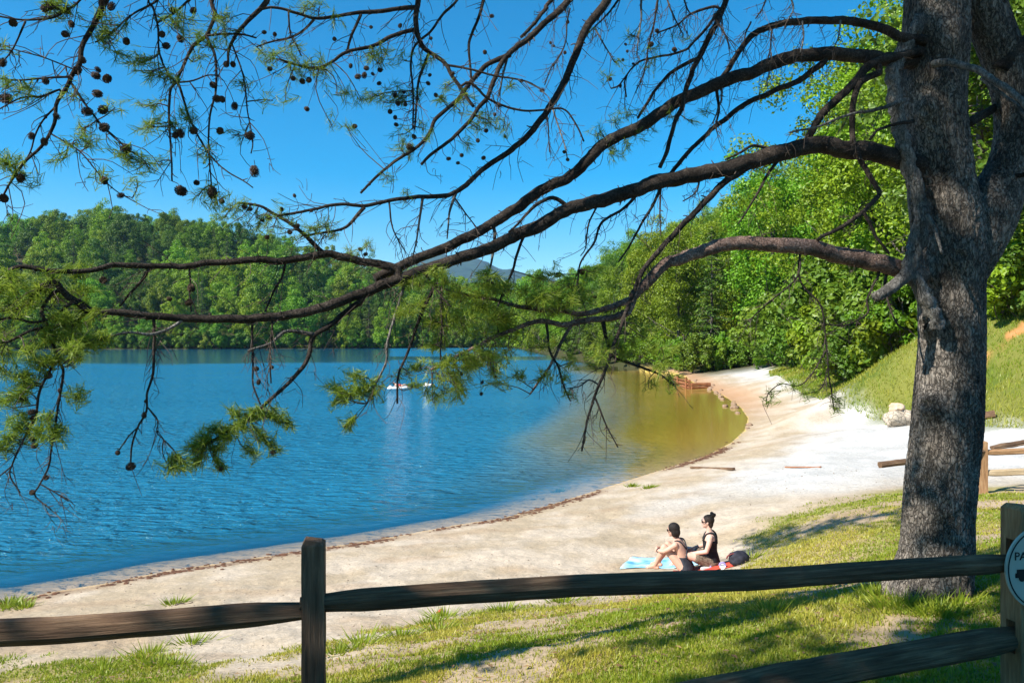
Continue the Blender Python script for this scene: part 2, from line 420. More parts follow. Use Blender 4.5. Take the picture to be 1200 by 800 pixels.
L.new(nz.outputs[0], mr.inputs[0])
vm = N.new('ShaderNodeVectorMath'); vm.operation = 'SCALE'; L.new(at.outputs['Color'], vm.inputs[0]); L.new(mr.outputs[0], vm.inputs['Scale'])
L.new(vm.outputs[0], b.inputs['Base Color']); b.inputs['Roughness'].default_value = 0.95; b.inputs['Specular IOR Level'].default_value = 0.15
n2_ = N.new('ShaderNodeTexNoise'); n2_.inputs['Scale'].default_value = 5; n2_.inputs['Detail'].default_value = 10; n2_.inputs['Roughness'].default_value = 0.65
L.new(tc.outputs['Object'], n2_.inputs['Vector'])
bp = N.new('ShaderNodeBump'); bp.inputs['Strength'].default_value = 0.8; bp.inputs['Distance'].default_value = 0.05
vf = N.new('ShaderNodeTexVoronoi'); vf.feature = 'SMOOTH_F1'; vf.inputs['Scale'].default_value = 3.2; vf.inputs['Randomness'].default_value = 1.0; L.new(tc.outputs['Object'], vf.inputs['Vector'])
ha = N.new('ShaderNodeMath'); ha.operation = 'MULTIPLY_ADD'; ha.inputs[1].default_value = 0.55; L.new(vf.outputs['Distance'], ha.inputs[0]); L.new(n2_.outputs[0], ha.inputs[2]); L.new(ha.outputs[0], bp.inputs['Height']); L.new(bp.outputs[0], b.inputs['Normal'])
tag(obj('ground', g_me, gm_), 'sandy lake beach running up into patchy lawn and wooded slopes', kind='structure')

# ------------------------------------------------------------------ lake
wang = np.radians(np.concatenate([np.arange(-42, 42.01, 0.35), np.arange(-95, -42.5, 2.5)])); wang.sort()
wr_ = np.geomspace(5, 520, 300)
WX = np.sin(wang)[None, :] * wr_[:, None]; WY = np.cos(wang)[None, :] * wr_[:, None]
wz = ground(WX, WY)
nw = len(wang)
i = np.arange(len(wr_) - 1)[:, None] * nw; j = np.arange(nw - 1)[None, :]
WQ = np.stack([i + j, i + j + 1, i + nw + j + 1, i + nw + j], -1).reshape(-1, 4)
keep = (wz.ravel()[WQ].min(1) < 0.05); WQ = WQ[keep]
used = np.unique(WQ); rem = -np.ones(WX.size, int); rem[used] = np.arange(len(used))
wv = np.stack([WX.ravel(), WY.ravel(), np.zeros(WX.size)], 1)[used]
w_me = mesh_np('lake_water', wv, rem[WQ], True)
vattr(w_me, 'depth', np.maximum(-wz.ravel()[used], 0))
_wd = np.maximum(-wz.ravel()[used], 0)
_cv = sstep(20, 36, wv[:, 1]) * (1 - sstep(105, 140, wv[:, 1])) * sstep(1.7, 0.0, _wd) * sstep(-8, 10, wv[:, 0] - (wv[:, 1] - 40) * 0.08)
vattr(w_me, 'cove', _cv)
vattr(w_me, 'ripple', (0.03 + 0.97 * sstep(0.08, 0.7, _wd)) * (1 - 0.66 * sstep(24, 38, wv[:, 1]) * (1 - sstep(115, 160, wv[:, 1])) * sstep(1.5, 0.3, _wd)) * (1 - 0.93 * np.where(wv[:, 0] / wv[:, 1] < -0.16, sstep(118, 140, wv[:, 1] + 25 * (fbm(wv[:, 0] / 30, wv[:, 1] / 60, seed=4) - 0.5)), sstep(150, 156, wv[:, 1]) * (1 - sstep(182, 190, wv[:, 1])))))
wm, N, L, b = mat_new('lake_water'); N.remove(b); out = N['Material Output']
at = N.new('ShaderNodeAttribute'); at.attribute_name = 'depth'
tc = N.new('ShaderNodeTexCoord')
def wave(scale, stretch, detail, rot):
    mp = N.new('ShaderNodeMapping'); mp.inputs['Scale'].default_value = stretch; mp.inputs['Rotation'].default_value = (0, 0, rot)
    L.new(tc.outputs['Object'], mp.inputs[0])
    t = N.new('ShaderNodeTexNoise'); t.inputs['Scale'].default_value = scale; t.inputs['Detail'].default_value = detail; t.inputs['Distortion'].default_value = 0.6
    L.new(mp.outputs[0], t.inputs['Vector']); return t
w1 = wave(1.9, (0.7, 1.6, 1), 4, 0.25); w2 = wave(6.0, (0.8, 1.3, 1), 3, -0.2); w3 = wave(0.05, (1, 3.0, 1), 3, 0.05)
mr = N.new('ShaderNodeMapRange'); mr.inputs[1].default_value = 0.38; mr.inputs[2].default_value = 0.62; mr.inputs[3].default_value = 0.75; mr.inputs[4].default_value = 1.15
L.new(w3.outputs[0], mr.inputs[0])
shal = N.new('ShaderNodeMapRange'); shal.inputs[1].default_value = 0.0; shal.inputs[2].default_value = 1.0; shal.inputs[3].default_value = 0.0; shal.inputs[4].default_value = 1.0
at2 = N.new('ShaderNodeAttribute'); at2.attribute_name = 'ripple'; L.new(at2.outputs['Fac'], shal.inputs[0])
stv = N.new('ShaderNodeMath'); stv.operation = 'MULTIPLY'; L.new(mr.outputs[0], stv.inputs[0]); L.new(shal.outputs[0], stv.inputs[1])
b1 = N.new('ShaderNodeBump'); b1.inputs['Distance'].default_value = 0.42; L.new(w1.outputs[0], b1.inputs['Height']); L.new(stv.outputs[0], b1.inputs['Strength'])
b2 = N.new('ShaderNodeBump'); b2.inputs['Distance'].default_value = 0.06; L.new(w2.outputs[0], b2.inputs['Height']); L.new(stv.outputs[0], b2.inputs['Strength']); L.new(b1.outputs[0], b2.inputs['Normal'])
fr = N.new('ShaderNodeFresnel'); fr.inputs['IOR'].default_value = 1.33; L.new(b2.outputs[0], fr.inputs['Normal'])
gl = N.new('ShaderNodeBsdfGlossy'); gl.inputs['Roughness'].default_value = 0.07; L.new(b2.outputs[0], gl.inputs['Normal'])
gl.inputs[0].default_value = (1, 1, 1, 1)
def expo(k):
    m1 = N.new('ShaderNodeMath'); m1.operation = 'MULTIPLY'; m1.inputs[1].default_value = -k; L.new(at.outputs['Fac'], m1.inputs[0])
    m2 = N.new('ShaderNodeMath'); m2.operation = 'EXPONENT'; L.new(m1.outputs[0], m2.inputs[0]); return m2
tint = N.new('ShaderNodeCombineColor')
for k, s in ((0.55, 0), (0.75, 1), (2.4, 2)): L.new(expo(k).outputs[0], tint.inputs[s])
tr = N.new('ShaderNodeBsdfTransparent'); L.new(tint.outputs[0], tr.inputs[0])
at3 = N.new('ShaderNodeAttribute'); at3.attribute_name = 'cove'
body = N.new('ShaderNodeMix'); body.data_type = 'RGBA'; body.inputs[6].default_value = (0.014, 0.155, 0.275, 1); body.inputs[7].default_value = (0.40, 0.30, 0.03, 1); L.new(at3.outputs['Fac'], body.inputs[0])
df = N.new('ShaderNodeBsdfDiffuse'); L.new(body.outputs[2], df.inputs[0]); L.new(b2.outputs[0], df.inputs['Normal'])
turb = N.new('ShaderNodeMath'); turb.operation = 'SUBTRACT'; turb.inputs[0].default_value = 1.0
kk = N.new('ShaderNodeMapRange'); kk.inputs[3].default_value = -2.6; kk.inputs[4].default_value = -0.6; L.new(at3.outputs['Fac'], kk.inputs[0])
k1 = N.new('ShaderNodeMath'); k1.operation = 'MULTIPLY'; L.new(at.outputs['Fac'], k1.inputs[0]); L.new(kk.outputs[0], k1.inputs[1])
k2 = N.new('ShaderNodeMath'); k2.operation = 'EXPONENT'; L.new(k1.outputs[0], k2.inputs[0]); L.new(k2.outputs[0], turb.inputs[1])
ms = N.new('ShaderNodeMixShader'); L.new(turb.outputs[0], ms.inputs[0]); L.new(tr.outputs[0], ms.inputs[1]); L.new(df.outputs[0], ms.inputs[2])
ms2 = N.new('ShaderNodeMixShader'); L.new(fr.outputs[0], ms2.inputs[0]); L.new(ms.outputs[0], ms2.inputs[1]); L.new(gl.outputs[0], ms2.inputs[2])
L.new(ms2.outputs[0], out.inputs[0])
tag(obj('lake_water', w_me, wm), 'rippled blue lake turning olive in the shallow cove', kind='structure')

# ------------------------------------------------------------------ the pine in front
TY = 6.4
def bark_mat(name, c_dark, c_mid, c_light, scale, stretch, bump):
    m, N, L, b = mat_new(name)
    tc = N.new('ShaderNodeTexCoord'); mp = N.new('ShaderNodeMapping'); mp.inputs['Scale'].default_value = stretch
    L.new(tc.outputs['Object'], mp.inputs[0])
    vo = N.new('ShaderNodeTexVoronoi'); vo.inputs['Scale'].default_value = scale; vo.feature = 'DISTANCE_TO_EDGE'
    n0 = N.new('ShaderNodeTexNoise'); n0.inputs['Scale'].default_value = scale * 0.6; n0.inputs['Detail'].default_value = 5
    L.new(mp.outputs[0], n0.inputs['Vector'])
    wv = N.new('ShaderNodeMix'); wv.data_type = 'VECTOR'; wv.inputs[0].default_value = 0.25
    L.new(mp.outputs[0], wv.inputs[4]); L.new(n0.outputs['Color'], wv.inputs[5]); L.new(wv.outputs[1], vo.inputs['Vector'])
    n1 = N.new('ShaderNodeTexNoise'); n1.inputs['Scale'].default_value = scale * 1.7; n1.inputs['Detail'].default_value = 9; n1.inputs['Roughness'].default_value = 0.7
    L.new(mp.outputs[0], n1.inputs['Vector'])
    cr = N.new('ShaderNodeValToRGB'); e = cr.color_ramp.elements
    e[0].position = 0.25; e[0].color = (*c_dark, 1); e[1].position = 0.75; e[1].color = (*c_light, 1); x = e.new(0.5); x.color = (*c_mid, 1)
    L.new(n1.outputs[0], cr.inputs[0])
    ed = N.new('ShaderNodeMapRange'); ed.inputs[1].default_value = 0.0; ed.inputs[2].default_value = 0.14; ed.inputs[3].default_value = 0.40; ed.inputs[4].default_value = 1.0
    L.new(vo.outputs['Distance'], ed.inputs[0])
    bl = N.new('ShaderNodeTexNoise'); bl.inputs['Scale'].default_value = scale * 0.16; bl.inputs['Detail'].default_value = 5; bl.inputs['Roughness'].default_value = 0.6; L.new(mp.outputs[0], bl.inputs['Vector'])
    bm_ = N.new('ShaderNodeMapRange'); bm_.inputs[1].default_value = 0.35; bm_.inputs[2].default_value = 0.62; bm_.inputs[3].default_value = 0.42; bm_.inputs[4].default_value = 1.2; L.new(bl.outputs[0], bm_.inputs[0])
    ml = N.new('ShaderNodeMath'); ml.operation = 'MULTIPLY'; L.new(ed.outputs[0], ml.inputs[0]); L.new(bm_.outputs[0], ml.inputs[1])
    vm = N.new('ShaderNodeVectorMath'); vm.operation = 'SCALE'; L.new(cr.outputs[0], vm.inputs[0]); L.new(ml.outputs[0], vm.inputs['Scale'])
    L.new(vm.outputs[0], b.inputs['Base Color']); b.inputs['Roughness'].default_value = 0.92; b.inputs['Specular IOR Level'].default_value = 0.2
    ad = N.new('ShaderNodeMath'); ad.operation = 'MULTIPLY_ADD'; ad.inputs[1].default_value = 0.6
    L.new(n1.outputs[0], ad.inputs[0]); L.new(ed.outputs[0], ad.inputs[2])
    bp = N.new('ShaderNodeBump'); bp.inputs['Strength'].default_value = bump; bp.inputs['Distance'].default_value = 0.02
    L.new(ad.outputs[0], bp.inputs['Height']); L.new(bp.outputs[0], b.inputs['Normal'])
    return m
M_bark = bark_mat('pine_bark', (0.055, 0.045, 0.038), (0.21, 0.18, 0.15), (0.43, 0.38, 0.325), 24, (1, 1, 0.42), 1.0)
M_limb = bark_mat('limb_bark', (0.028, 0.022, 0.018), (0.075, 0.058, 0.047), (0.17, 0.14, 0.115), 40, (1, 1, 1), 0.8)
M_pink_lit = bark_mat('sunlit_reddish_bark', (0.13, 0.075, 0.055), (0.33, 0.215, 0.17), (0.50, 0.37, 0.30), 30, (1, 1, 1), 0.8)  # reddish bark, with the sun on this limb put into a lighter tone
M_dead = bark_mat('dead_wood', (0.09, 0.08, 0.07), (0.20, 0.185, 0.165), (0.34, 0.315, 0.28), 30, (1, 1, 0.3), 0.7)
M_twig = mat_noise('twig', (0.045, 0.033, 0.026), (0.12, 0.09, 0.07), 30, 0.9)
M_cone = mat_noise('cone_scales', (0.035, 0.022, 0.015), (0.10, 0.065, 0.042), 60, 0.85)
M_needle = mat_leaf('pine_needles', (0.10, 0.20, 0.018), (0.31, 0.39, 0.045), 0.55, 0.0, 0.0, attr='tone')

tb = P(1092, 690, TY)
pine = empty('pine_tree', (tb[0], tb[1], gz(tb[0], tb[1])))
tag(pine, 'large spreading pine with forked grey trunk and drooping cone-hung branches beside the fence', 'tree')
PINE0 = np.array(pine.location)

def pchild(name, mb_or_me, mat, smooth=True):
    me = mb_or_me.mesh(name, smooth) if isinstance(mb_or_me, MB) else mb_or_me
    o = obj(name, me, mat, pine); o.location = -Vector(PINE0)
    return o

def bark_disp(seed, amp, sc=9.0, zs=0.4, flare=None):
    def f(s, th, p):
        x = np.cos(th) + 0 * s; y = np.sin(th) + 0 * s
        zz = np.broadcast_to(p[:, 2:3], x.shape); r0 = 0.32
        n = fbm(x * r0 * sc * 2, y * r0 * sc * 2, zz * sc * zs * 2, seed, 3)
        rid = 1 - np.abs(2 * n - 1) * 1.6
        big = fbm(x * 1.2, y * 1.2, zz * 1.3, seed + 5, 2) - 0.5
        out = 1 + amp * (rid - 0.4) + 0.14 * big
        if flare is not None:
            h = np.maximum(zz - flare, 0)
            out = out + np.exp(-h / 0.16) * (0.10 + 0.22 * np.maximum(0, np.cos(th * 5 + 1.2 + 0 * s)) ** 2)
        return out
    return f

# trunk with its left stem
TK = 0.84
tp = [(1092, 735, 100), (1092, 705, 98), (1094, 680, 92), (1098, 650, 90), (1100, 600, 88), (1104, 550, 88), (1109, 500, 89), (1113, 450, 85), (1116, 400, 82), (1115, 350, 83), (1113, 300, 88),
      (1110, 260, 90), (1102, 210, 84), (1096, 160, 82), (1092, 110, 84), (1095, 60, 84), (1097, 0, 80), (1095, -90, 72), (1088, -250, 62), (1080, -450, 50), (1070, -700, 34), (1065, -900, 12)]
pts = np.array([[*P(a, c, TY), w * TK / 2 / F * TY] for a, c, w in tp])
cp = catmull(pts, 2400); _z = cp[:, 2]; cp = cp[np.concatenate([np.arange(0, 2400)[_z < 8.0], np.arange(0, 2400)[_z >= 8.0][::30], [2399]])]
mb = MB(); add_tube(mb, cp[:, :3], cp[:, 3], 190, disp=bark_disp(3, 0.07, sc=15, zs=0.38, flare=tb[2]))
def surf(u, v):
    """where the ray through a photo pixel meets the trunk"""
    t = np.linspace(5.6, 6.6, 600); p = np.stack([(u - 600) / F * t, t, CAMZ - (v - HZ) / F * t], 1)
    k = np.array([np.argmin(np.abs(cp[:, 2] - z)) for z in p[:, 2]]); d = np.linalg.norm(p[:, :2] - cp[k, :2], axis=1) - cp[k, 3]
    return p[int(np.argmin(np.abs(d))) if d.min() > 0 else int(np.argmax(d < 0))]
# knots swelling out of the lower trunk
me = mb.mesh('trunk', True)
co = np.empty(len(me.vertices) * 3, np.float32); me.vertices.foreach_get('co', co); co = co.reshape(-1, 3)
for (kx, ky, rr, hh) in ((1092, 474, 0.085, 0.10), (1088, 380, 0.075, 0.09), (1125, 300, 0.09, 0.05), (1088, 130, 0.07, 0.07), (1108, 590, 0.08, 0.04), (1112, 40, 0.1, 0.06)):
    k = surf(kx, ky); ax = np.array([P(1113, ky, TY)[0], TY])
    d = np.linalg.norm((co - k) * np.array([1, 1, 0.8]), axis=1)
    outw = co[:, :2] - ax; outw /= np.maximum(np.linalg.norm(outw, axis=1, keepdims=True), 1e-6)
    a = hh * np.exp(-(d / rr) ** 2) - 0.75 * hh * np.exp(-(d / (rr * 0.42)) ** 2)
    co[:, :2] += outw * a[:, None]
me.vertices.foreach_set('co', co.ravel()); me.update()
pchild('trunk', me, M_bark)
mb = MB()
tpB = [(1118, 350, 40), (1136, 296, 62), (1158, 248, 64), (1182, 195, 46), (1190, 135, 44), (1177, 70, 46), (1152, 0, 46), (1140, -90, 40), (1120, -250, 32), (1110, -450, 22), (1105, -640, 8)]
ptsB = np.array([[*P(a, c, TY + 0.08), w / 2 / F * TY] for a, c, w in tpB]); cpB = catmull(ptsB, 520)
add_tube(mb, cpB[:, :3], cpB[:, 3], 110, disp=bark_disp(13, 0.08, sc=15, zs=0.38))
pchild('stem', mb, M_bark)

LIMBS = []          # dense 3-D samples (point, radius) for twigs, tufts and cones
def limb(name, px, w0, w1, Y0, Y1, mat=None, lead=None, parent=None, keep=True, rough=0.10, wig=0.0, seed=0, endcap=True):
    px = np.array(px, float)
    Lp = np.concatenate([[0], np.cumsum(np.linalg.norm(np.diff(px, axis=0), axis=1))]); s = Lp / Lp[-1]
    if parent is not None:
        pp, pr = LIMBS[parent] if isinstance(parent, int) else parent
        u = pp[:, 0] / pp[:, 1] * F + 600; v = HZ - (pp[:, 2] - CAMZ) / pp[:, 1] * F
        k = np.argmin((u - px[0, 0]) ** 2 + (v - px[0, 1]) ** 2); Y0 = pp[k, 1]
        Y1 = Y0 + Y1
    Y = Y0 + (Y1 - Y0) * s
    w = (w0 + (w1 - w0) * s ** 0.8) * 0.93
    pts = np.array([[*P(a, c, yy), ww / 2 / F * yy] for (a, c), yy, ww in zip(px, Y, w)])
    if parent is not None: pts = np.concatenate([[[*pp[k], pts[0, 3]]], pts]) if np.linalg.norm(pp[k] - pts[0, :3]) > 0.015 else pts
    if lead is not None: pts = np.concatenate([np.array(lead, float), pts])
    length = np.linalg.norm(np.diff(pts[:, :3], axis=0), axis=1).sum()
    n = max(6, int(length / 0.022)); c = catmull(pts, n)
    c[:, 3] = np.maximum(c[:, 3], 0.0018)
    sd = R.randrange(1000)
    q = np.arange(n) * 0.022
    amp = np.minimum(0.9 * c[:, 3], 0.014)[:, None] * np.minimum(1, q / 0.15)[:, None]
    c[:, :3] += amp * np.stack([fbm(q * 5, q * 0 + a * 9.1, seed=sd) - 0.5 for a in range(3)], 1) * 2.6
    mb = MB()
    def disp(s, th, p):
        x = np.cos(th) + 0 * s; y = np.sin(th) + 0 * s
        zz = np.broadcast_to((np.arange(len(p)) * 0.022)[:, None], x.shape)
        return 1 + rough * 3.6 * (fbm(x * 1.6 + 5, y * 1.6 + 5, zz * 22, sd, 3) - 0.5) + 0.35 * rough * (vnoise(zz * 9, zz * 0, seed=sd) - 0.5)
    add_tube(mb, c[:, :3], c[:, 3], 14 if w0 > 9 else (9 if w0 > 4 else 6), disp=disp)
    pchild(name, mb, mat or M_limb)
    if keep: LIMBS.append((c[:, :3].copy(), c[:, 3].copy()))
    return len(LIMBS) - 1

trunkA = (cp[:, :3], cp[:, 3]); trunkB = (cpB[:, :3], cpB[:, 3])
# --- the two great limbs reaching left, and their forks
L1 = limb('branch', [(1085, 74), (1048, 70), (1009, 67), (970, 64), (940, 64), (910, 73), (880, 84), (850, 95), (800, 117), (750, 147), (707, 170), (675, 200), (637, 222), (600, 246), (562, 272), (525, 288), (490, 301), (462, 314), (440, 326)], 18, 12, 6.3, 5.3)
L2 = limb('branch', [(1085, 195), (1057, 187), (1025, 178), (990, 175), (955, 170), (925, 177), (887, 187), (850, 198), (787, 210), (737, 225), (687, 240), (662, 247), (625, 268), (600, 280), (562, 296), (525, 306), (487, 318), (450, 335), (412, 350), (375, 362), (337, 370), (300, 373), (237, 374), (187, 372), (137, 365), (105, 360), (75, 343), (65, 331), (47, 338), (32, 354), (0, 362), (-60, 372)], 25, 6, 6.3, 4.2)
L2b = limb('branch', [(462, 314), (425, 305), (400, 302), (380, 297), (350, 302), (325, 307), (300, 305), (250, 309), (212, 312), (162, 310), (137, 310), (100, 316), (62, 317), (25, 313), (0, 322), (-40, 330)], 11, 5, 0, -0.9, parent=L2)
L2c = limb('branch', [(378, 295), (345, 265), (320, 250), (305, 242), (280, 238)], 6, 3, 0, -0.2, parent=L2b)
L2d = limb('branch', [(425, 350), (407, 365), (387, 380), (367, 393), (364, 412), (354, 432), (331, 456), (307, 476), (273, 501), (245, 520)], 8, 3, 0, -0.35, parent=L2)
limb('branch', [(368, 392), (337, 388), (317, 402), (290, 412)], 6, 2.5, 0, -0.2, mat=M_dead, parent=L2d)
L2e = limb('branch', [(60, 345), (50, 365), (60, 390), (67, 420), (74, 435), (70, 462), (66, 495), (60, 525), (57, 545), (47, 567), (41, 580), (60, 597)], 5, 1.6, 0, -0.2, parent=L2)
L2f = limb('branch', [(66, 420), (60, 432), (47, 460), (42, 487), (30, 510), (15, 542), (12, 557), (24, 577)], 4, 1.6, 0, -0.1, parent=L2e)
limb('branch', [(47, 567), (62, 575), (80, 587)], 1.8, 1.2, 0, 0, parent=L2e)
limb('branch', [(15, 545), (0, 557), (-12, 566)], 2, 1.5, 0, 0, parent=L2f)
L2g = limb('branch', [(180, 373), (180, 400), (179, 435), (172, 460), (172, 482), (162, 500), (155, 520), (153, 542)], 4, 2, 0, -0.1, parent=L2)
limb('branch', [(162, 500), (150, 512), (137, 530)], 2, 1.4, 0, 0, parent=L2g)
limb('branch', [(173, 477), (185, 492), (184, 506), (192, 515)], 1.8, 1.2, 0, 0, parent=L2g)
limb('branch', [(296, 375), (295, 400), (296, 430), (297, 452), (305, 474)], 3.5, 2, 0, -0.1, parent=L2)
limb('branch', [(319, 372), (318, 400), (317, 430), (318, 449)], 3.2, 1.8, 0, -0.1, parent=L2)
limb('branch', [(105, 362), (90, 375), (70, 380), (40, 385), (10, 400), (-20, 402)], 5, 2.5, 0, -0.2, parent=L2)
limb('branch', [(215, 374), (200, 384), (178, 392), (150, 390), (120, 395)], 5, 2.5, 0, -0.3, mat=M_dead, parent=L2)
limb('branch', [(105, 362), (92, 352), (80, 358), (62, 372), (40, 378), (15, 372), (-10, 378)], 5, 2.5, 0, -0.25, parent=L2)
limb('branch', [(175, 314), (165, 330), (150, 345), (140, 358)], 4.5, 2.5, 0, 0.05, parent=L2b)
limb('branch', [(222, 314), (223, 330), (222, 345), (224, 365)], 2.4, 1.8, 0, 0, parent=L2b)
limb('branch', [(335, 306), (330, 325), (322, 340), (310, 365)], 3.4, 2.4, 0, 0.05, parent=L2b)
# --- the reddish sunlit limb with the dense foliage
L3 = limb('branch', [(1080, 326), (1060, 317), (1019, 307), (969, 295), (918, 287), (867, 285), (834, 291), (800, 303), (775, 313), (755, 335), (742, 350)], 26, 13, 6.3, 5.7, mat=M_pink_lit)
L3a = limb('branch', [(742, 350), (712, 359), (682, 366), (650, 362), (620, 362), (585, 352), (550, 345), (510, 335)], 9, 3, 0, -0.4, mat=M_pink_lit, parent=L3)
L3b = limb('branch', [(742, 350), (735, 365), (717, 372), (695, 374), (670, 380), (640, 378), (610, 382), (570, 400), (530, 420), (505, 432)], 10, 3, 0, -0.5, mat=M_pink_lit, parent=L3)
L3c = limb('branch', [(670, 380), (660, 397), (648, 425), (632, 448), (622, 462)], 5, 2.5, 0, -0.2, mat=M_pink_lit, parent=L3b)
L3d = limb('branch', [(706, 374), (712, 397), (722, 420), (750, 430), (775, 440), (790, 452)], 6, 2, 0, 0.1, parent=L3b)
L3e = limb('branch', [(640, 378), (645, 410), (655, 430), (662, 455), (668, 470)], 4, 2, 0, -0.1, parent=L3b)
# --- dark branch crossing in front of it
L4 = limb('branch', [(895, 187), (870, 200), (850, 215), (812, 250), (775, 292), (750, 325), (737, 355), (724, 390), (711, 429), (697, 463), (687, 496), (682, 529)], 10, 2.5, 0, -0.7, parent=L2)
limb('branch', [(697, 465), (711, 500), (724, 524)], 3, 1.5, 0, -0.05, parent=L4)
# --- upper right forks near the trunk
L5 = limb('branch', [(1085, 48), (1057, 43), (1024, 30), (994, 24), (955, 25), (919, 27), (898, 33), (882, 42), (862, 65), (850, 84), (838, 100)], 13, 6, 6.2, 6.0)
L6 = limb('branch', [(1080, 60), (1042, 69), (1015, 81), (994, 105), (967, 132), (950, 156), (945, 168)], 12, 9, 6.2, 6.1)
L6b = limb('branch', [(1030, 85), (1009, 96), (1000, 120), (1000, 162), (1010, 190), (1025, 215), (1030, 227), (1010, 250), (982, 267), (957, 282)], 9, 4.5, 0, -0.15, parent=L6)
limb('branch', [(1012, 249), (1022, 268), (1032, 284), (1042, 298)], 5, 3, 0, 0, parent=L6b)
limb('branch', [(1060, 118), (1047, 122), (1022, 130), (997, 134), (960, 147), (940, 153), (925, 156)], 5.5, 2.2, 6.1, 5.8, mat=M_dead)
limb('branch', [(1070, 142), (1048, 146), (1030, 152), (1020, 163)], 5, 3, 6.1, 5.9)
L7 = limb('branch', [(968, 68), (958, 78), (931, 96), (900, 108), (870, 125), (837, 148), (825, 160), (800, 185), (783, 206)], 8, 5, 0, -0.1, parent=L1)
L8 = limb('branch', [(852, -4), (845, 17), (832, 40), (820, 65), (812, 84), (803, 108), (800, 127), (792, 145), (785, 165), (772, 197)], 8, 5, 5.9, 5.75, lead=[(2.9, 6.3, 8.6, 0.05), (2.2, 6.1, 8.3, 0.04), (1.85, 6.0, 7.8, 0.032)])
limb('branch', [(814, 70), (785, 87), (762, 115), (747, 138)], 5, 3.5, 0, 0, parent=L8)
limb('branch', [(843, 12), (815, 47), (800, 60), (770, 67), (750, 72), (735, 87), (725, 101), (716, 104)], 4, 2, 0, -0.2, parent=L8)
limb('branch', [(735, 88), (732, 97), (734, 114)], 2.6, 1.8, 5.7, 5.7)
limb('branch', [(836, 8), (812, 15), (792, 30), (770, 38)], 3.4, 2, 0, -0.1, parent=L8)
# --- branches that come down from above the frame
H1 = [(3.25, 6.35, 8.1, 0.075), (2.0, 6.0, 8.25, 0.062), (1.2, 5.75, 7.7, 0.05)]
L9 = limb('branch', [(728, -36), (712, 0), (690, 28), (677, 57), (665, 90), (650, 117), (637, 135), (617, 160), (597, 178), (563, 200), (540, 220), (517, 230), (480, 231), (450, 237), (427, 242), (400, 240), (362, 247), (325, 252)], 12, 3, 5.65, 4.6, lead=H1)
L9b = limb('branch', [(427, 243), (412, 260), (400, 267), (380, 272), (360, 275)], 5, 2.5, 0, -0.1, parent=L9)
L10 = limb('branch', [(684, -25), (667, 0), (642, 25), (620, 45), (600, 61), (582, 85), (572, 112), (550, 140), (530, 162), (507, 180), (495, 193)], 10, 3.5, 5.6, 5.0, lead=[(2.0, 6.0, 8.25, 0.05), (1.0, 5.7, 7.8, 0.04)])
L10b = limb('branch', [(598, 64), (570, 77), (550, 97), (532, 122), (510, 140), (500, 160), (482, 177), (460, 190), (442, 205), (422, 226)], 7, 3, 0, -0.3, parent=L10)
limb('branch', [(652, -5), (640, 10), (627, 27), (610, 45)], 5, 4, 5.6, 5.45, lead=[(1.0, 5.7, 7.8, 0.02)])
limb('branch', [(595, 66), (590, 88), (585, 113)], 3.5, 2.2, 0, 0, mat=M_dead, parent=L10)
H2 = [(3.2, 6.35, 8.8, 0.08), (1.8, 5.8, 8.7, 0.068), (0.5, 5.2, 8.0, 0.055), (-0.2, 4.95, 7.3, 0.04)]
L11 = limb('branch', [(492, -20), (490, 0), (487, 20), (487, 38), (500, 60), (517, 72), (530, 92), (550, 117), (556, 124)], 8, 4, 4.85, 4.8, lead=H2)
L11a = limb('branch', [(486, 9), (455, 11), (425, 15), (395, 19), (370, 22), (345, 15), (320, 9), (300, 12)], 6, 3, 0, -0.3, parent=L11)
L11b = limb('branch', [(484, 35), (460, 42), (435, 54), (405, 62), (390, 72), (370, 80), (345, 76), (328, 70)], 5.5, 3, 0, -0.3, parent=L11)
limb('branch', [(423, 17), (412, 42), (407, 60)], 4, 3, 0, 0, parent=L11a)
limb('branch', [(368, 23), (355, 36), (340, 44), (318, 49), (300, 55)], 3.4, 2, 0, 0, parent=L11a)
limb('branch', [(338, 12), (340, 40), (348, 55), (353, 66)], 2.6, 1.8, 0, 0, parent=L11a)
L11d = limb('branch', [(538, -6), (520, 15), (505, 37), (486, 55), (482, 82), (485, 115), (484, 150)], 3.8, 2.4, 4.9, 4.7, lead=[(0.2, 5.1, 7.7, 0.02), (-0.2, 5.0, 7.2, 0.014)])
limb('branch', [(568, -6), (557, 30), (550, 57), (552, 92), (556, 103)], 4.4, 2.6, 5.0, 4.9, lead=[(0.2, 5.15, 7.6, 0.02), (-0.1, 5.05, 7.1, 0.014)])
limb('branch', [(503, 62), (493, 88), (488, 118), (486, 152)], 4, 2.4, 0, -0.1, parent=L11)
L11e = limb('branch', [(520, 76), (545, 80), (575, 88), (600, 92), (620, 97), (634, 105)], 3.2, 2, 0, 0, parent=L11)
limb('branch', [(551, 97), (570, 115), (590, 125), (612, 130), (638, 129), (660, 128), (672, 142), (684, 166)], 3.5, 2, 0, 0.2, parent=L11)
L13 = limb('branch', [(322, -14), (312, 0), (300, 14), (282, 32), (270, 55), (268, 78)], 8, 3, 4.35, 4.2, lead=[(0.5, 5.2, 8.0, 0.05), (-0.6, 4.8, 7.2, 0.035)])
L13b = limb('branch', [(255, -8), (250, 17), (240, 40), (225, 55), (215, 77), (207, 95), (200, 107), (199, 140), (200, 170), (201, 212)], 5.5, 2, 4.25, 4.0, lead=[(-0.6, 4.8, 7.3, 0.03), (-1.3, 4.4, 6.7, 0.016)])
L13c = limb('branch', [(209, 98), (220, 130), (230, 155), (245, 180), (265, 200), (285, 212), (296, 220)], 3.2, 1.7, 0, -0.1, parent=L13b)
L13d = limb('branch', [(241, 42), (252, 67), (253, 105), (246, 135), (245, 175), (248, 216)], 3.6, 1.8, 0, -0.1, parent=L13b)
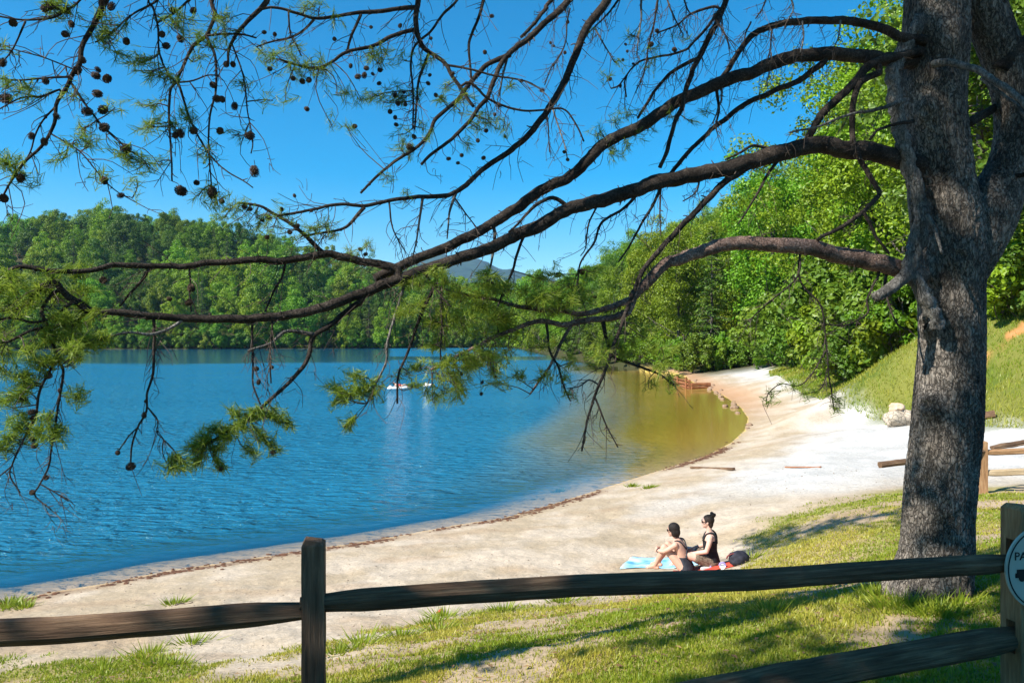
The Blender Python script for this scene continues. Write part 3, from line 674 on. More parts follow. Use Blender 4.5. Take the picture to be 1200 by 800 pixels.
limb('branch', [(272, 52), (285, 90), (290, 130), (296, 165), (294, 180)], 2.2, 1.5, 0, -0.1, parent=L13)
limb('branch', [(241, 42), (262, 40), (285, 40), (300, 44)], 3.2, 2.2, 0, 0, parent=L13b)
limb('branch', [(206, 97), (225, 95), (245, 88), (258, 90)], 2.4, 1.6, 0, 0, parent=L13b)
H4 = [(-0.6, 4.8, 7.5, 0.05), (-1.5, 4.25, 6.9, 0.03)]
L14 = limb('branch', [(132, -20), (125, 0), (110, 32), (97, 55), (95, 72), (87, 85), (80, 102), (67, 122), (62, 147), (50, 170), (32, 187), (22, 200), (12, 215), (2, 233)], 8.5, 2.4, 3.85, 3.7, lead=H4)
L14b = limb('branch', [(84, 98), (100, 122), (115, 142), (135, 162), (150, 175)], 3.4, 1.8, 0, 0, parent=L14)
L14c = limb('branch', [(85, 90), (60, 91), (25, 94), (-4, 92)], 3, 2, 0, -0.1, parent=L14)
limb('branch', [(88, 82), (50, 67), (17, 58), (-5, 50)], 2, 1.3, 0, 0, parent=L14)
limb('branch', [(70, 105), (48, 113), (25, 115), (-3, 129)], 3, 1.6, 0, 0, parent=L14)
limb('branch', [(60, 157), (92, 177), (112, 200), (122, 212), (142, 228), (155, 232)], 2.3, 1.3, 0, 0, parent=L14)
limb('branch', [(66, 124), (50, 142), (42, 158), (36, 178), (24, 198)], 2.6, 1.6, 0, 0, parent=L14)
L15 = limb('branch', [(100, -8), (87, 5), (70, 16), (55, 22), (25, 24), (0, 20), (-10, 18)], 3.6, 2.4, 3.8, 3.7, lead=[(-1.9, 3.95, 6.7, 0.02)])
limb('branch', [(30, 25), (15, 57), (5, 70), (-3, 76)], 2.6, 1.5, 0, 0, parent=L15)
L16 = limb('branch', [(192, -8), (182, 2), (155, 17), (130, 40), (112, 50)], 3.4, 2, 3.95, 3.85, lead=[(-1.2, 4.4, 7.0, 0.025), (-1.6, 4.1, 6.5, 0.015)])
L17 = limb('branch', [(178, -6), (180, 12), (185, 32), (187, 62), (197, 87), (205, 96)], 3.2, 2.2, 3.95, 4.0, lead=[(-1.6, 4.1, 6.6, 0.014)])
limb('branch', [(228, -6), (220, 2), (205, 15), (185, 26)], 3.4, 2.4, 4.05, 3.98, lead=[(-1.5, 4.2, 6.8, 0.014)])
# --- dead hanging twigs in the top middle
for k, pl in enumerate([[(752, -6), (750, 25), (746, 65)], [(772, -6), (765, 32), (760, 57), (755, 85), (744, 110)], [(728, -4), (712, 17), (697, 32), (686, 42)], [(697, 34), (708, 52), (720, 72)],
                        [(880, 26), (874, 40), (872, 60)], [(905, 28), (903, 50), (900, 70)], [(940, 25), (942, 45), (938, 62)], [(668, 10), (664, 28), (662, 50), (655, 68), (646, 80), (638, 100)],
                        [(640, 128), (643, 150), (644, 178)], [(648, 128), (655, 150), (662, 172), (665, 188)], [(780, -6), (790, 20), (800, 40)], [(800, -6), (806, 12), (812, 18)],
                        [(985, 24), (983, 42), (978, 55)], [(838, 22), (850, 42), (855, 58)], [(900, -6), (892, 12), (885, 22)], [(925, -6), (930, 10), (922, 26)]]):
    limb('branch', pl, 3.4 if k < 3 else 2.4, 1.5, 5.75, 5.65, mat=M_dead if k % 3 == 0 else None)
# --- hanging branches under the great limbs
H = [([(747, 226), (730, 245), (705, 262), (695, 287), (680, 307), (677, 332)], 4.5, L2), ([(775, 214), (772, 226), (755, 257), (740, 285), (725, 307)], 4.5, L2), ([(775, 216), (774, 250), (775, 276)], 3, L2),
     ([(625, 262), (615, 277), (605, 305), (600, 321), (587, 350), (582, 370), (584, 390)], 4.5, L2), ([(510, 312), (511, 330), (505, 340), (488, 385), (474, 422), (467, 442), (466, 473)], 5.5, L2),
     ([(475, 325), (473, 336), (465, 360), (454, 402), (452, 422), (440, 450), (430, 473)], 4.5, L2), ([(518, 312), (518, 345), (518, 371), (516, 422)], 4, L2), ([(580, 272), (576, 300), (571, 330)], 4.5, L1),
     ([(495, 232), (490, 272), (484, 299)], 4, L9), ([(456, 237), (460, 267), (475, 295)], 2.6, L9), ([(535, 224), (527, 247), (524, 280)], 4, L9), ([(533, 232), (546, 250), (560, 268)], 2.6, L9),
     ([(662, 240), (645, 232), (627, 242), (610, 260), (596, 272)], 6, L2), ([(840, 108), (842, 130), (838, 150)], 4, L1), ([(845, 100), (845, 120), (835, 145)], 3, L1),
     ([(910, 178), (884, 170), (870, 178), (850, 188)], 5, L2), ([(912, 186), (900, 205), (880, 240), (865, 262)], 4.5, L2), ([(700, 240), (690, 262), (686, 290), (680, 300)], 3, L2),
     ([(937, 290), (935, 324), (901, 354), (871, 381)], 3, L3), ([(936, 318), (942, 337), (962, 360), (968, 400), (972, 440), (978, 482)], 2.6, L3), ([(1029, 312), (1029, 324), (1016, 351), (1016, 368), (989, 381), (960, 378)], 3.6, L3),
     ([(1036, 335), (1040, 351), (1050, 378), (1068, 388)], 3.6, L3), ([(968, 410), (950, 440), (935, 452), (915, 450), (900, 462), (898, 474)], 1.8, None), ([(970, 430), (962, 455), (940, 462)], 1.5, None),
     ([(820, 207), (815, 225), (800, 236)], 3, L2), ([(500, 322), (520, 350), (538, 370)], 3, L2), ([(690, 445), (680, 452), (665, 455)], 2.4, L4)]
for pl, w, par in H:
    if par is None: limb('branch', pl, w, 1.2, 6.0, 5.9)
    else: limb('branch', pl, w, max(1.5, w * 0.45), 0, -0.12, parent=par, mat=M_dead if R.random() < 0.3 else None)
# --- twisted dead limb down the left edge, dead branch in front, limb to the right
SN = limb('dead_limb', [(1080, 20), (1072, 36), (1058, 60), (1049, 78), (1045, 96), (1049, 126), (1058, 162), (1067, 198), (1077, 234), (1079, 258), (1077, 281), (1070, 303), (1066, 320), (1077, 337), (1094, 366), (1100, 385)], 17, 18, 6.22, 6.12, mat=M_dead, rough=0.34)
limb('dead_limb', [(1070, 308), (1058, 326), (1042, 340), (1025, 349)], 19, 13, 0, -0.15, mat=M_dead, parent=SN, rough=0.16)
limb('dead_limb', [(1094, 75), (1112, 73), (1129, 76), (1159, 90), (1183, 106), (1206, 128)], 10, 7, 6.1, 5.3, mat=M_dead, keep=False)
limb('dead_limb', [(1150, 92), (1165, 103), (1189, 120), (1200, 136)], 5, 4, 5.75, 5.4, mat=M_dead, keep=False)
limb('dead_limb', [(1086, 252), (1096, 270), (1104, 298)], 6, 3, 6.0, 5.85, mat=M_dead, keep=False)
limb('branch', [(1172, 82), (1185, 66), (1200, 50), (1225, 30)], 22, 14, 6.4, 6.3, keep=False)
limb('branch', [(1135, 145), (1150, 135), (1168, 124)], 12, 10, 6.45, 6.5, keep=False)
limb('branch', [(1170, 200), (1190, 205), (1215, 200)], 7, 5, 6.4, 6.2, keep=False)
# --- high limbs above the frame (they shade the mound by the beach and the lawn)
def high(pts, r0, r1):
    pts = np.array(pts, float); c = catmull(pts, 90); r = np.linspace(r0, r1, 90)
    mb = MB(); add_tube(mb, c, r, 9, disp=bark_disp(5, 0.05)); pchild('branch', mb, M_limb); LIMBS.append((c, r)); return len(LIMBS) - 1
HH = [high([(3.3, 6.45, 9.6), (1.2, 7.2, 10.1), (-1.2, 7.8, 10.0), (-3.0, 8.1, 9.8), (-4.4, 8.5, 9.9)], 0.09, 0.02), high([(3.2, 6.4, 10.5), (4.4, 5.2, 11.4), (6.0, 4.6, 11.6), (7.6, 4.0, 11.4)], 0.08, 0.02),
      high([(3.3, 6.4, 11.4), (4.6, 7.4, 12.4), (6.0, 8.0, 12.6)], 0.07, 0.02), high([(3.2, 6.3, 12.2), (2.0, 7.4, 13.2), (0.8, 8.4, 13.5)], 0.06, 0.02), high([(3.2, 6.3, 9.9), (1.6, 5.4, 10.2), (0.3, 4.7, 10.2), (-0.7, 4.2, 10.1)], 0.07, 0.02)]

# --- twigs, needle tufts, cones
twigs = MB(); ndl_v = []; ndl_t = []
def twig(a, b, r, sag=0.0):
    a = np.asarray(a, float); b = np.asarray(b, float); m = (a + b) / 2 + rng.normal(0, 0.12, 3) * np.linalg.norm(b - a) + np.array([0, 0, -sag])
    add_tube(twigs, catmull([a, m, b], 6), np.linspace(r, r * 0.55, 6), 4, cap=False)
def tuft(p, d, n=26, ln=0.055, wd=0.0019, tone=None, back=0.11):
    d = d / max(np.linalg.norm(d), 1e-6)
    o = p[None, :] - d[None, :] * rng.random((n, 1)) * back
    q = rng.normal(size=(n, 3)); q -= (q @ d)[:, None] * d[None, :]; q /= np.linalg.norm(q, axis=1, keepdims=True)
    a = np.radians(rng.uniform(15, 62, n))[:, None]
    dr = d[None, :] * np.cos(a) + q * np.sin(a); l = ln * rng.uniform(0.75, 1.25, (n, 1))
    s = np.cross(dr, rng.normal(size=(n, 3))); s /= np.maximum(np.linalg.norm(s, axis=1, keepdims=True), 1e-6)
    ndl_v.append(np.stack([o - s * wd, o + s * wd, o + dr * l + s * wd * 0.5, o + dr * l - s * wd * 0.5], 1).reshape(-1, 3))
    t = (0.5 if tone is None else tone) + rng.normal(0, 0.18, n); ndl_t.append(np.repeat(np.clip(t, 0, 1), 4))

ALLP = np.concatenate([p for p, r in LIMBS]); ALLR = np.concatenate([r for p, r in LIMBS])
AU = ALLP[:, 0] / ALLP[:, 1] * F + 600; AV = HZ - (ALLP[:, 2] - CAMZ) / ALLP[:, 1] * F
def nearest_px(u, v):
    k = int(np.argmin((AU - u) ** 2 + (AV - v) ** 2)); return ALLP[k]
def near3(p, far=0.0):
    d = np.linalg.norm(ALLP - p, axis=1); return ALLP[int(np.argmin(d))]

# bare twigs and stubs along every limb
for (p, r) in LIMBS:
    n = len(p)
    if p[:, 2].min() > 8.3: continue
    L_ = np.linalg.norm(np.diff(p, axis=0), axis=1).sum()
    for _ in range(int(L_ * 26)):
        k = rng.integers(2, max(3, n - 1)); t = p[min(k + 1, n - 1)] - p[max(k - 1, 0)]; t /= max(np.linalg.norm(t), 1e-6)
        if rng.random() < 0.5:            # stub
            d = rng.normal(size=3); d -= t * (d @ t); d /= np.linalg.norm(d)
            ln = rng.uniform(0.008, 0.032); twig(p[k] + d * r[k] * 0.6, p[k] + d * (r[k] + ln) + t * ln * 0.8, rng.uniform(0.003, 0.007) if r[k] > 0.02 else 0.003)
        else:
            d = t * 0.9 + rng.normal(0, 0.55, 3) + np.array([0, 0, -0.45]); d /= np.linalg.norm(d)
            ln = rng.uniform(0.07, 0.30); e = p[k] + d * ln; twig(p[k], e, 0.0026, 0.0)
            for _2 in range(rng.integers(0, 4)):
                s_ = p[k] + d * ln * rng.uniform(0.3, 0.95); d2 = d * 0.6 + rng.normal(0, 0.6, 3) + np.array([0, 0, -0.3]); d2 /= np.linalg.norm(d2)
                twig(s_, s_ + d2 * rng.uniform(0.04, 0.12), 0.0018)

# fine dead twigs hanging from the upper branches
cand = np.where((AU > 640) & (AU < 1000) & (AV < 95) & (AV > -20))[0]
for k in rng.choice(cand, 150):
    a = ALLP[k]; d = np.array([rng.normal(-0.25, 0.4), rng.normal(0, 0.3), -1.0]); d /= np.linalg.norm(d); ln = rng.uniform(0.08, 0.34); e_ = a + d * ln; twig(a, e_, 0.0024)
    for _2 in range(rng.integers(1, 5)):
        s_ = a + d * ln * rng.uniform(0.2, 0.95); d2 = d * 0.7 + rng.normal(0, 0.55, 3); d2 /= np.linalg.norm(d2); twig(s_, s_ + d2 * rng.uniform(0.02, 0.10), 0.0016)
def clump(u, v, rpx, nt, tone=0.5, ln=0.055, n=26, dY=0.0, wd=0.0019, flat=0.6):
    b = nearest_px(u, v); Y = b[1] + dY
    c = P(u, v, Y); rw = rpx / F * Y
    stems = [(b, c)]
    m = (b + c) / 2 + rng.normal(0, 0.02, 3)
    if np.linalg.norm(b - c) > 0.03: twig(b, c, 0.004)
    for _ in range(nt):
        o = rng.normal(0, 0.55, 3) * rw * np.array([1, 1.1, flat]); p = c + o
        s_ = b * (1 - (q := rng.uniform(0.35, 1.0))) + c * q
        d = p - s_ + rng.normal(0, 0.03, 3)
        if rng.random() < 0.55: twig(s_, p, 0.0022)
        d = d / max(np.linalg.norm(d), 1e-6) + np.array([0, 0, -0.15])
        tuft(p, d, n, ln, wd, tone + rng.normal(0, 0.12))

CL = [(215, 27, 20, 14), (205, 34, 14, 8), (232, 40, 12, 7), (268, 18, 14, 8), (262, 42, 14, 8), (245, 52, 14, 8), (230, 72, 12, 6), (68, 10, 16, 12), (60, 4, 14, 10), (78, 14, 12, 8), (120, 22, 16, 10), (118, 42, 12, 10), (122, 50, 10, 8), (138, 64, 12, 6),
      (150, 74, 14, 8), (165, 70, 10, 6), (178, 84, 14, 10), (192, 94, 14, 10), (170, 126, 14, 8), (168, 148, 14, 10), (178, 146, 8, 5), (135, 126, 10, 5), (98, 150, 12, 8), (92, 164, 12, 8), (104, 165, 8, 5), (68, 188, 10, 6), (12, 192, 18, 14), (3, 186, 14, 10),
      (26, 104, 14, 9), (10, 102, 12, 7), (40, 118, 10, 6), (86, 112, 8, 5), (145, 185, 14, 9), (152, 192, 12, 8), (172, 193, 12, 8), (185, 190, 8, 5), (205, 148, 12, 8), (218, 132, 10, 8), (222, 140, 10, 7), (240, 178, 12, 8), (272, 158, 10, 5), (288, 98, 12, 6), (22, 212, 14, 9), (118, 212, 10, 5), (160, 210, 8, 5), (3, 56, 10, 5), (140, 30, 12, 7),
      (322, 62, 14, 9), (340, 80, 16, 11), (352, 72, 12, 8), (365, 80, 14, 10), (380, 84, 14, 10), (310, 75, 10, 6), (340, 55, 10, 6), (305, 60, 10, 6), (375, 8, 14, 8), (392, 30, 8, 4), (360, 5, 12, 6), (320, 118, 10, 4), (335, 120, 8, 4), (395, 112, 10, 5), (408, 112, 8, 4), (390, 150, 8, 4), (404, 146, 7, 3),
      (438, 68, 14, 9), (445, 75, 10, 6), (432, 112, 14, 9), (448, 120, 14, 9), (458, 110, 12, 7), (424, 118, 10, 6), (470, 112, 12, 7), (495, 78, 10, 6), (472, 70, 8, 5), (452, 65, 8, 5), (468, 172, 12, 8), (478, 178, 10, 6), (470, 158, 10, 6), (505, 160, 10, 6), (495, 150, 8, 5), (520, 118, 12, 7), (522, 103, 8, 5), (510, 70, 8, 4),
      (565, 138, 14, 9), (578, 148, 12, 8), (560, 150, 10, 6), (590, 150, 8, 5), (598, 102, 7, 4), (550, 172, 8, 5), (548, 115, 8, 5), (490, 112, 8, 5), (540, 130, 8, 5), (455, 210, 8, 4), (480, 235, 8, 4),
      (735, 136, 14, 9), (722, 140, 10, 6), (702, 152, 10, 7), (700, 160, 8, 5), (720, 182, 12, 8), (735, 172, 12, 8), (745, 162, 10, 6), (762, 150, 12, 7), (780, 140, 10, 6), (715, 172, 8, 4), (712, 88, 9, 6), (725, 75, 8, 4), (735, 40, 8, 4), (822, 130, 8, 4), (812, 145, 7, 4), (765, 60, 10, 5), (762, 80, 8, 4), (690, 36, 8, 4), (800, 45, 8, 4),
      (250, 238, 14, 10), (270, 246, 16, 12), (232, 230, 12, 8), (285, 240, 10, 6), (262, 256, 12, 8), (300, 255, 12, 7), (330, 248, 12, 7), (348, 258, 10, 6), (368, 268, 14, 10), (382, 264, 12, 8), (388, 275, 9, 5), (350, 280, 10, 6), (410, 290, 10, 6), (430, 288, 9, 5), (320, 268, 10, 6), (300, 272, 10, 6)]
for u, v, rp, nt in CL: clump(u, v, rp * 1.15, max(3, int(nt * 0.8)), 0.3 + 0.25 * rng.random(), n=22, ln=0.05, wd=0.0015)
# lower left mass
for _ in range(48):
    u = rng.uniform(-30, 112); v = rng.uniform(318, 432) - max(0, u - 70) * 0.35
    clump(u, v, 12, 6, 0.62, dY=rng.normal(0, 0.15))
for u, v, rp, nt in [(30, 450, 14, 9), (18, 462, 14, 9), (25, 440, 12, 8), (2, 468, 10, 6), (20, 502, 14, 9), (10, 512, 14, 9), (2, 525, 10, 6), (22, 490, 10, 6), (62, 511, 10, 7), (70, 508, 8, 6), (94, 466, 9, 8), (55, 490, 8, 5), (65, 420, 12, 8), (100, 405, 12, 7), (120, 400, 10, 6), (45, 425, 12, 7), (5, 440, 12, 6), (85, 412, 10, 6), (50, 502, 9, 5)]:
    clump(u, v, rp, nt + 3, 0.5)
# hanging sprays over the water
for u, v, rp, nt in [(240, 516, 14, 12), (225, 528, 12, 10), (212, 545, 10, 8), (255, 505, 14, 12), (268, 512, 12, 10), (280, 500, 12, 10), (295, 490, 12, 10), (275, 482, 10, 8), (312, 485, 10, 8), (325, 490, 9, 7), (305, 512, 10, 6), (250, 530, 10, 8), (228, 542, 10, 8), (296, 530, 7, 5), (320, 528, 7, 5), (258, 548, 6, 4), (200, 552, 6, 4), (340, 500, 6, 4),
                     (392, 455, 10, 7), (405, 462, 10, 7), (420, 458, 10, 7), (430, 450, 9, 6), (405, 500, 7, 5), (415, 440, 8, 5), (398, 470, 8, 5), (440, 460, 8, 5)]:
    clump(u, v, rp, nt + 4, 0.62)
# the dense foliage at the end of the reddish limb
for _ in range(112):
    a = rng.random()
    if a < 0.42: u = rng.uniform(470, 690); v = rng.uniform(322, 372) - (u - 470) * 0.03
    elif a < 0.7: u = rng.uniform(500, 600); v = rng.uniform(365, 450)
    elif a < 0.92: u = rng.uniform(620, 790); v = rng.uniform(385, 452) + (u - 700) * 0.05
    else: u = rng.uniform(480, 560); v = rng.uniform(425, 470)
    clump(u, v, 15, 7, 0.72 + 0.2 * rng.random(), dY=rng.normal(0, 0.22), n=24, ln=0.06)
for u, v, rp, nt in [(580, 432, 9, 7), (575, 425, 8, 6), (500, 462, 8, 6), (488, 452, 8, 6), (515, 445, 8, 6), (665, 462, 8, 6), (660, 440, 9, 7), (790, 450, 8, 5), (760, 455, 8, 5), (901, 470, 6, 4), (925, 451, 6, 3), (942, 462, 6, 4), (956, 461, 5, 3), (980, 478, 6, 4), (974, 466, 5, 3), (905, 462, 5, 3), (985, 470, 5, 3)]:
    clump(u, v, rp, nt, 0.5, n=18)
# crown above the frame
def crown_clump(c, rw, nt, n=16, wd=0.006):
    b = near3(c)
    for _ in range(nt):
        p = c + rng.normal(0, 0.5, 3) * rw * np.array([1, 1, 0.5]); d = p - b
        if rng.random() < 0.5: twig(b * 0.4 + c * 0.6, p, 0.003)
        tuft(p, d + np.array([0, 0, 0.2]), n, 0.10, wd, 0.4, 0.12)
for h in HH:
    p, r = LIMBS[h]
    lo = 55 if h == HH[0] else 30
    for k in range(24 if h in (HH[0], HH[-1]) else 12):
        q = p[rng.integers(lo, 90)] + rng.normal(0, 0.30, 3) * np.array([1.1, 1.2, 0.35]); crown_clump(q, 0.4, 26)
        twig(near3(q), q, 0.006)
# torn knot hole by the dead limb: its inner shade is a dark-coloured lump
kc = surf(1090, 383); v_, f_ = ICO3; nn_ = fbm(v_[:, 0] * 2, v_[:, 1] * 2, v_[:, 2] * 2, seed=3)
mb = MB(); mb.add(v_ * np.array([0.058, 0.03, 0.05]) * (0.6 + 0.8 * nn_)[:, None] + kc + [0, -0.02, 0], f_); pchild('knot_hole', mb, mat_noise('hole_shade', (0.008, 0.006, 0.005), (0.06, 0.035, 0.02), 40, 0.95, 0.9))
mb = MB(); mb.add(ICO2[0] * np.array([0.016, 0.014, 0.014]) + kc + [0.018, -0.045, -0.012], ICO2[1]); pchild('resin_lump', mb, mat_noise('orange_resin', (0.30, 0.12, 0.05), (0.42, 0.2, 0.1), 20, 0.7))
# cone: an egg of overlapping scales
def cone_mesh(seed):
    r_ = np.random.default_rng(seed); mb = MB()
    v, f = ICO1; mb.add(v * np.array([0.30, 0.30, 0.42]), f)
    k = 0
    for row in range(9):
        h = -0.46 + row * 0.115; rr = 0.40 * math.sqrt(max(0.05, 1 - (h / 0.55) ** 2)); m = max(4, int(11 * rr / 0.40))
        for q in range(m):
            a = (q + 0.5 * (row % 2)) / m * 2 * math.pi + r_.normal(0, 0.06); c, s = math.cos(a), math.sin(a)
            o_ = 1.25 + r_.normal(0, 0.06); w = 0.10
            A = np.array([c * rr * 0.55, s * rr * 0.55, h]); T = np.array([c * rr * o_, s * rr * o_, h + 0.10]); sd_ = np.array([-s, c, 0]) * w
            mb.add(np.array([A - sd_ * 0.6, A + sd_ * 0.6, T + sd_, T - sd_, T + np.array([c, s, 0]) * 0.06 + [0, 0, -0.03], (A + T) / 2 - [0, 0, 0.06]]), [[0, 1, 2], [0, 2, 3], [3, 2, 4], [0, 5, 1], [1, 5, 2], [2, 5, 4], [4, 5, 3], [3, 5, 0]])
    return mb.mesh('pine_cone')
CM = [cone_mesh(s) for s in (1, 2, 3)]
for m in CM: m.materials.append(M_cone)
CONES = [(15, 27, 11), (77, 40, 10), (84, 29, 9), (3, 74, 11), (8, 115, 15), (53, 94, 10), (90, 83, 12), (96, 70, 10), (66, 136, 9), (37, 159, 9), (52, 167, 10), (113, 89, 11), (126, 92, 12), (115, 82, 8), (115, 110, 12), (120, 129, 13), (103, 131, 13), (123, 149, 13), (148, 174, 13), (148, 48, 10), (194, 54, 10), (203, 12, 9), (211, 45, 10), (190, 40, 9),
         (265, 76, 8), (273, 75, 8), (226, 13, 9), (275, 124, 10), (292, 159, 12), (258, 153, 10), (227, 153, 11), (212, 157, 11), (205, 159, 9), (298, 200, 14), (213, 224, 15), (249, 225, 15), (230, 214, 8), (260, 236, 8), (122, 212, 11), (142, 229, 9), (4, 232, 12), (24, 209, 12), (60, 7, 12), (52, 10, 11), (78, 12, 10), (120, 4, 12), (130, 8, 11), (255, 116, 11), (260, 116, 9), (250, 100, 9),
         (316, 81, 7), (322, 40, 6), (310, 38, 6), (392, 46, 6), (354, 95, 8), (362, 94, 8), (343, 92, 7), (360, 128, 7), (416, 148, 7), (411, 77, 6), (419, 90, 8), (427, 88, 8), (429, 80, 7), (444, 98, 6), (445, 82, 7), (437, 87, 5), (463, 112, 7), (466, 121, 7), (457, 131, 7), (463, 138, 6), (464, 146, 6), (475, 122, 6), (473, 108, 5), (502, 98, 6), (504, 88, 5), (511, 112, 6), (517, 114, 6), (505, 45, 5), (469, 30, 6), (435, 32, 5), (526, 186, 6), (541, 182, 6), (560, 165, 6), (570, 153, 6), (585, 123, 6), (580, 134, 5), (592, 160, 5), (567, 185, 6), (537, 191, 5), (568, 61, 6), (576, 19, 6), (531, 86, 5), (480, 172, 10), (485, 160, 7),
         (611, 95, 5), (635, 106, 6), (662, 62, 5), (665, 26, 5), (648, 76, 4), (649, 54, 4), (645, 50, 4), (735, 60, 4), (733, 52, 4), (730, 70, 4), (742, 75, 4), (715, 93, 5), (762, 52, 8), (790, 58, 7), (770, 36, 6), (665, 187, 5), (661, 178, 5), (727, 101, 5),
         (315, 255, 9), (330, 245, 6), (345, 229, 5), (308, 258, 6), (365, 247, 5), (349, 265, 6), (340, 272, 7), (422, 292, 6), (428, 298, 6), (313, 278, 7), (287, 242, 7), (293, 245, 7), (224, 338, 11), (222, 354, 10), (121, 328, 10), (198, 350, 7), (57, 440, 10), (38, 483, 11), (39, 490, 9), (27, 467, 9), (30, 446, 8), (40, 522, 9), (38, 514, 8), (54, 559, 8), (38, 577, 8), (70, 457, 6), (154, 546, 12), (169, 486, 8), (138, 530, 7), (171, 470, 5), (258, 549, 7), (320, 530, 7), (565, 448, 5), (564, 461, 5), (535, 448, 5), (541, 438, 5), (580, 441, 5), (697, 348, 5), (405, 500, 5), (655, 322, 8), (668, 335, 8), (682, 318, 8), (300, 432, 7), (303, 448, 7), (318, 430, 6)]
for u, v, s in CONES:
    b = nearest_px(u, v); c = P(u, v, b[1] - 0.01); d = max(s / F * b[1], 0.014) * 0.78
    if np.linalg.norm(b - c) > 0.03: twig(b, c, 0.0022)
    o = obj('pine_cone', CM[R.randrange(3)], None, pine); o.location = Vector(c) - Vector(PINE0); o.scale = (d, d, d * 1.2)
    o.rotation_euler = (R.uniform(0, 6.3), R.uniform(0, 6.3), R.uniform(0, 6.3))

pchild('twigs', twigs.mesh('twigs'), M_twig)['kind'] = 'stuff'
nv = np.concatenate(ndl_v); nme = mesh_np('needles', nv, np.arange(len(nv)).reshape(-1, 4)); vattr(nme, 'tone', np.concatenate(ndl_t))
o = pchild('needles', nme, M_needle); o['kind'] = 'stuff'


# ------------------------------------------------------------------ woods
def copy_tree(o, parent=None):
    c = o.copy(); COL.objects.link(c)
    if parent is not None: c.parent = parent
    for ch in o.children: copy_tree(ch, c)
    return c

def leaf_quads(cen, nrm, size, r_, asp=0.62):
    n = len(cen)
    t = np.cross(nrm, r_.normal(size=(n, 3))); t /= np.maximum(np.linalg.norm(t, axis=1, keepdims=True), 1e-6)
    s = np.cross(nrm, t); z = size[:, None]
    a = cen - t * z * 0.5; b = cen + s * z * asp * 0.5 + nrm * z * 0.08; c = cen + t * z * 0.5; d = cen - s * z * asp * 0.5 + nrm * z * 0.08
    return np.stack([a, b, c, d], 1).reshape(-1, 3)

def broadleaf(seed, H, Rc, base, nclump, nleaf, leaf, name):
    """crown of many leafy clumps round a branching frame; returns (trunk mesh, crown mesh)"""
    r_ = np.random.default_rng(seed)
    cz = base + (H - base) * 0.52; hz = (H - base) * 0.55
    V = []; lobes = r_.uniform(0, 6.28, 6); amps = r_.uniform(0.05, 0.22, 6)
    cl = []
    for k in range(nclump):
        d = r_.normal(size=3); d /= np.linalg.norm(d); d[2] = d[2] * 0.95 + 0.05
        az = math.atan2(d[1], d[0])
        rr = (1 + sum(amps[q] * math.sin((q % 3 + 2) * az + lobes[q] + 2.2 * d[2] * (q % 2)) for q in range(6))) * r_.uniform(0.55, 1.0) ** 0.6
        taper = 1.0 if d[2] < 0.1 else 1 - 0.28 * d[2]
        c = np.array([d[0] * Rc * rr * taper, d[1] * Rc * rr * taper, cz + d[2] * hz * rr * 0.95])
        cl.append((c, r_.uniform(0.17, 0.33) * Rc))
    per = nleaf // nclump
    for c, cr in cl:
        d = r_.normal(size=(per, 3)); d /= np.linalg.norm(d, axis=1, keepdims=True); d[:, 2] = np.where((d[:, 2] < -0.2) & (r_.random(per) < 0.45), -d[:, 2], d[:, 2])
        cen = c + d * cr * (r_.uniform(0.5, 1.08, (per, 1))) * np.array([1, 1, 0.95])
        nn = d * 0.85 + np.array([0, 0, 0.28]) + r_.normal(0, 0.45, (per, 3)); nn /= np.linalg.norm(nn, axis=1, keepdims=True)
        V.append(leaf_quads(cen, nn, leaf * r_.uniform(0.6, 1.3, per), r_))
    V = np.concatenate(V); crown = mesh_np(name + '_crown', V, np.arange(len(V)).reshape(-1, 4))
    mb = MB(); lean = r_.normal(0, 0.03, 2) * H
    n = 14; z = np.linspace(-0.6, H * 0.82, n); tr = np.stack([lean[0] * (z / H) ** 2 + r_.normal(0, 0.05, n), lean[1] * (z / H) ** 2 + r_.normal(0, 0.05, n), z], 1)
    r0 = H * 0.013; add_tube(mb, tr, r0 * (1 - 0.85 * np.linspace(0, 1, n)) + 0.02, 8)
    for c, cr in cl[::max(1, nclump // 14)]:
        k = min(n - 2, max(2, int((c[2] * 0.62) / (H * 0.82) * n))); a = tr[k]
        add_tube(mb, catmull([a, a * 0.45 + c * 0.55 + [0, 0, -0.2], c], 7), np.linspace(r0 * 0.35, 0.02, 7), 5)
    return mb.mesh(name + '_trunk', True), crown

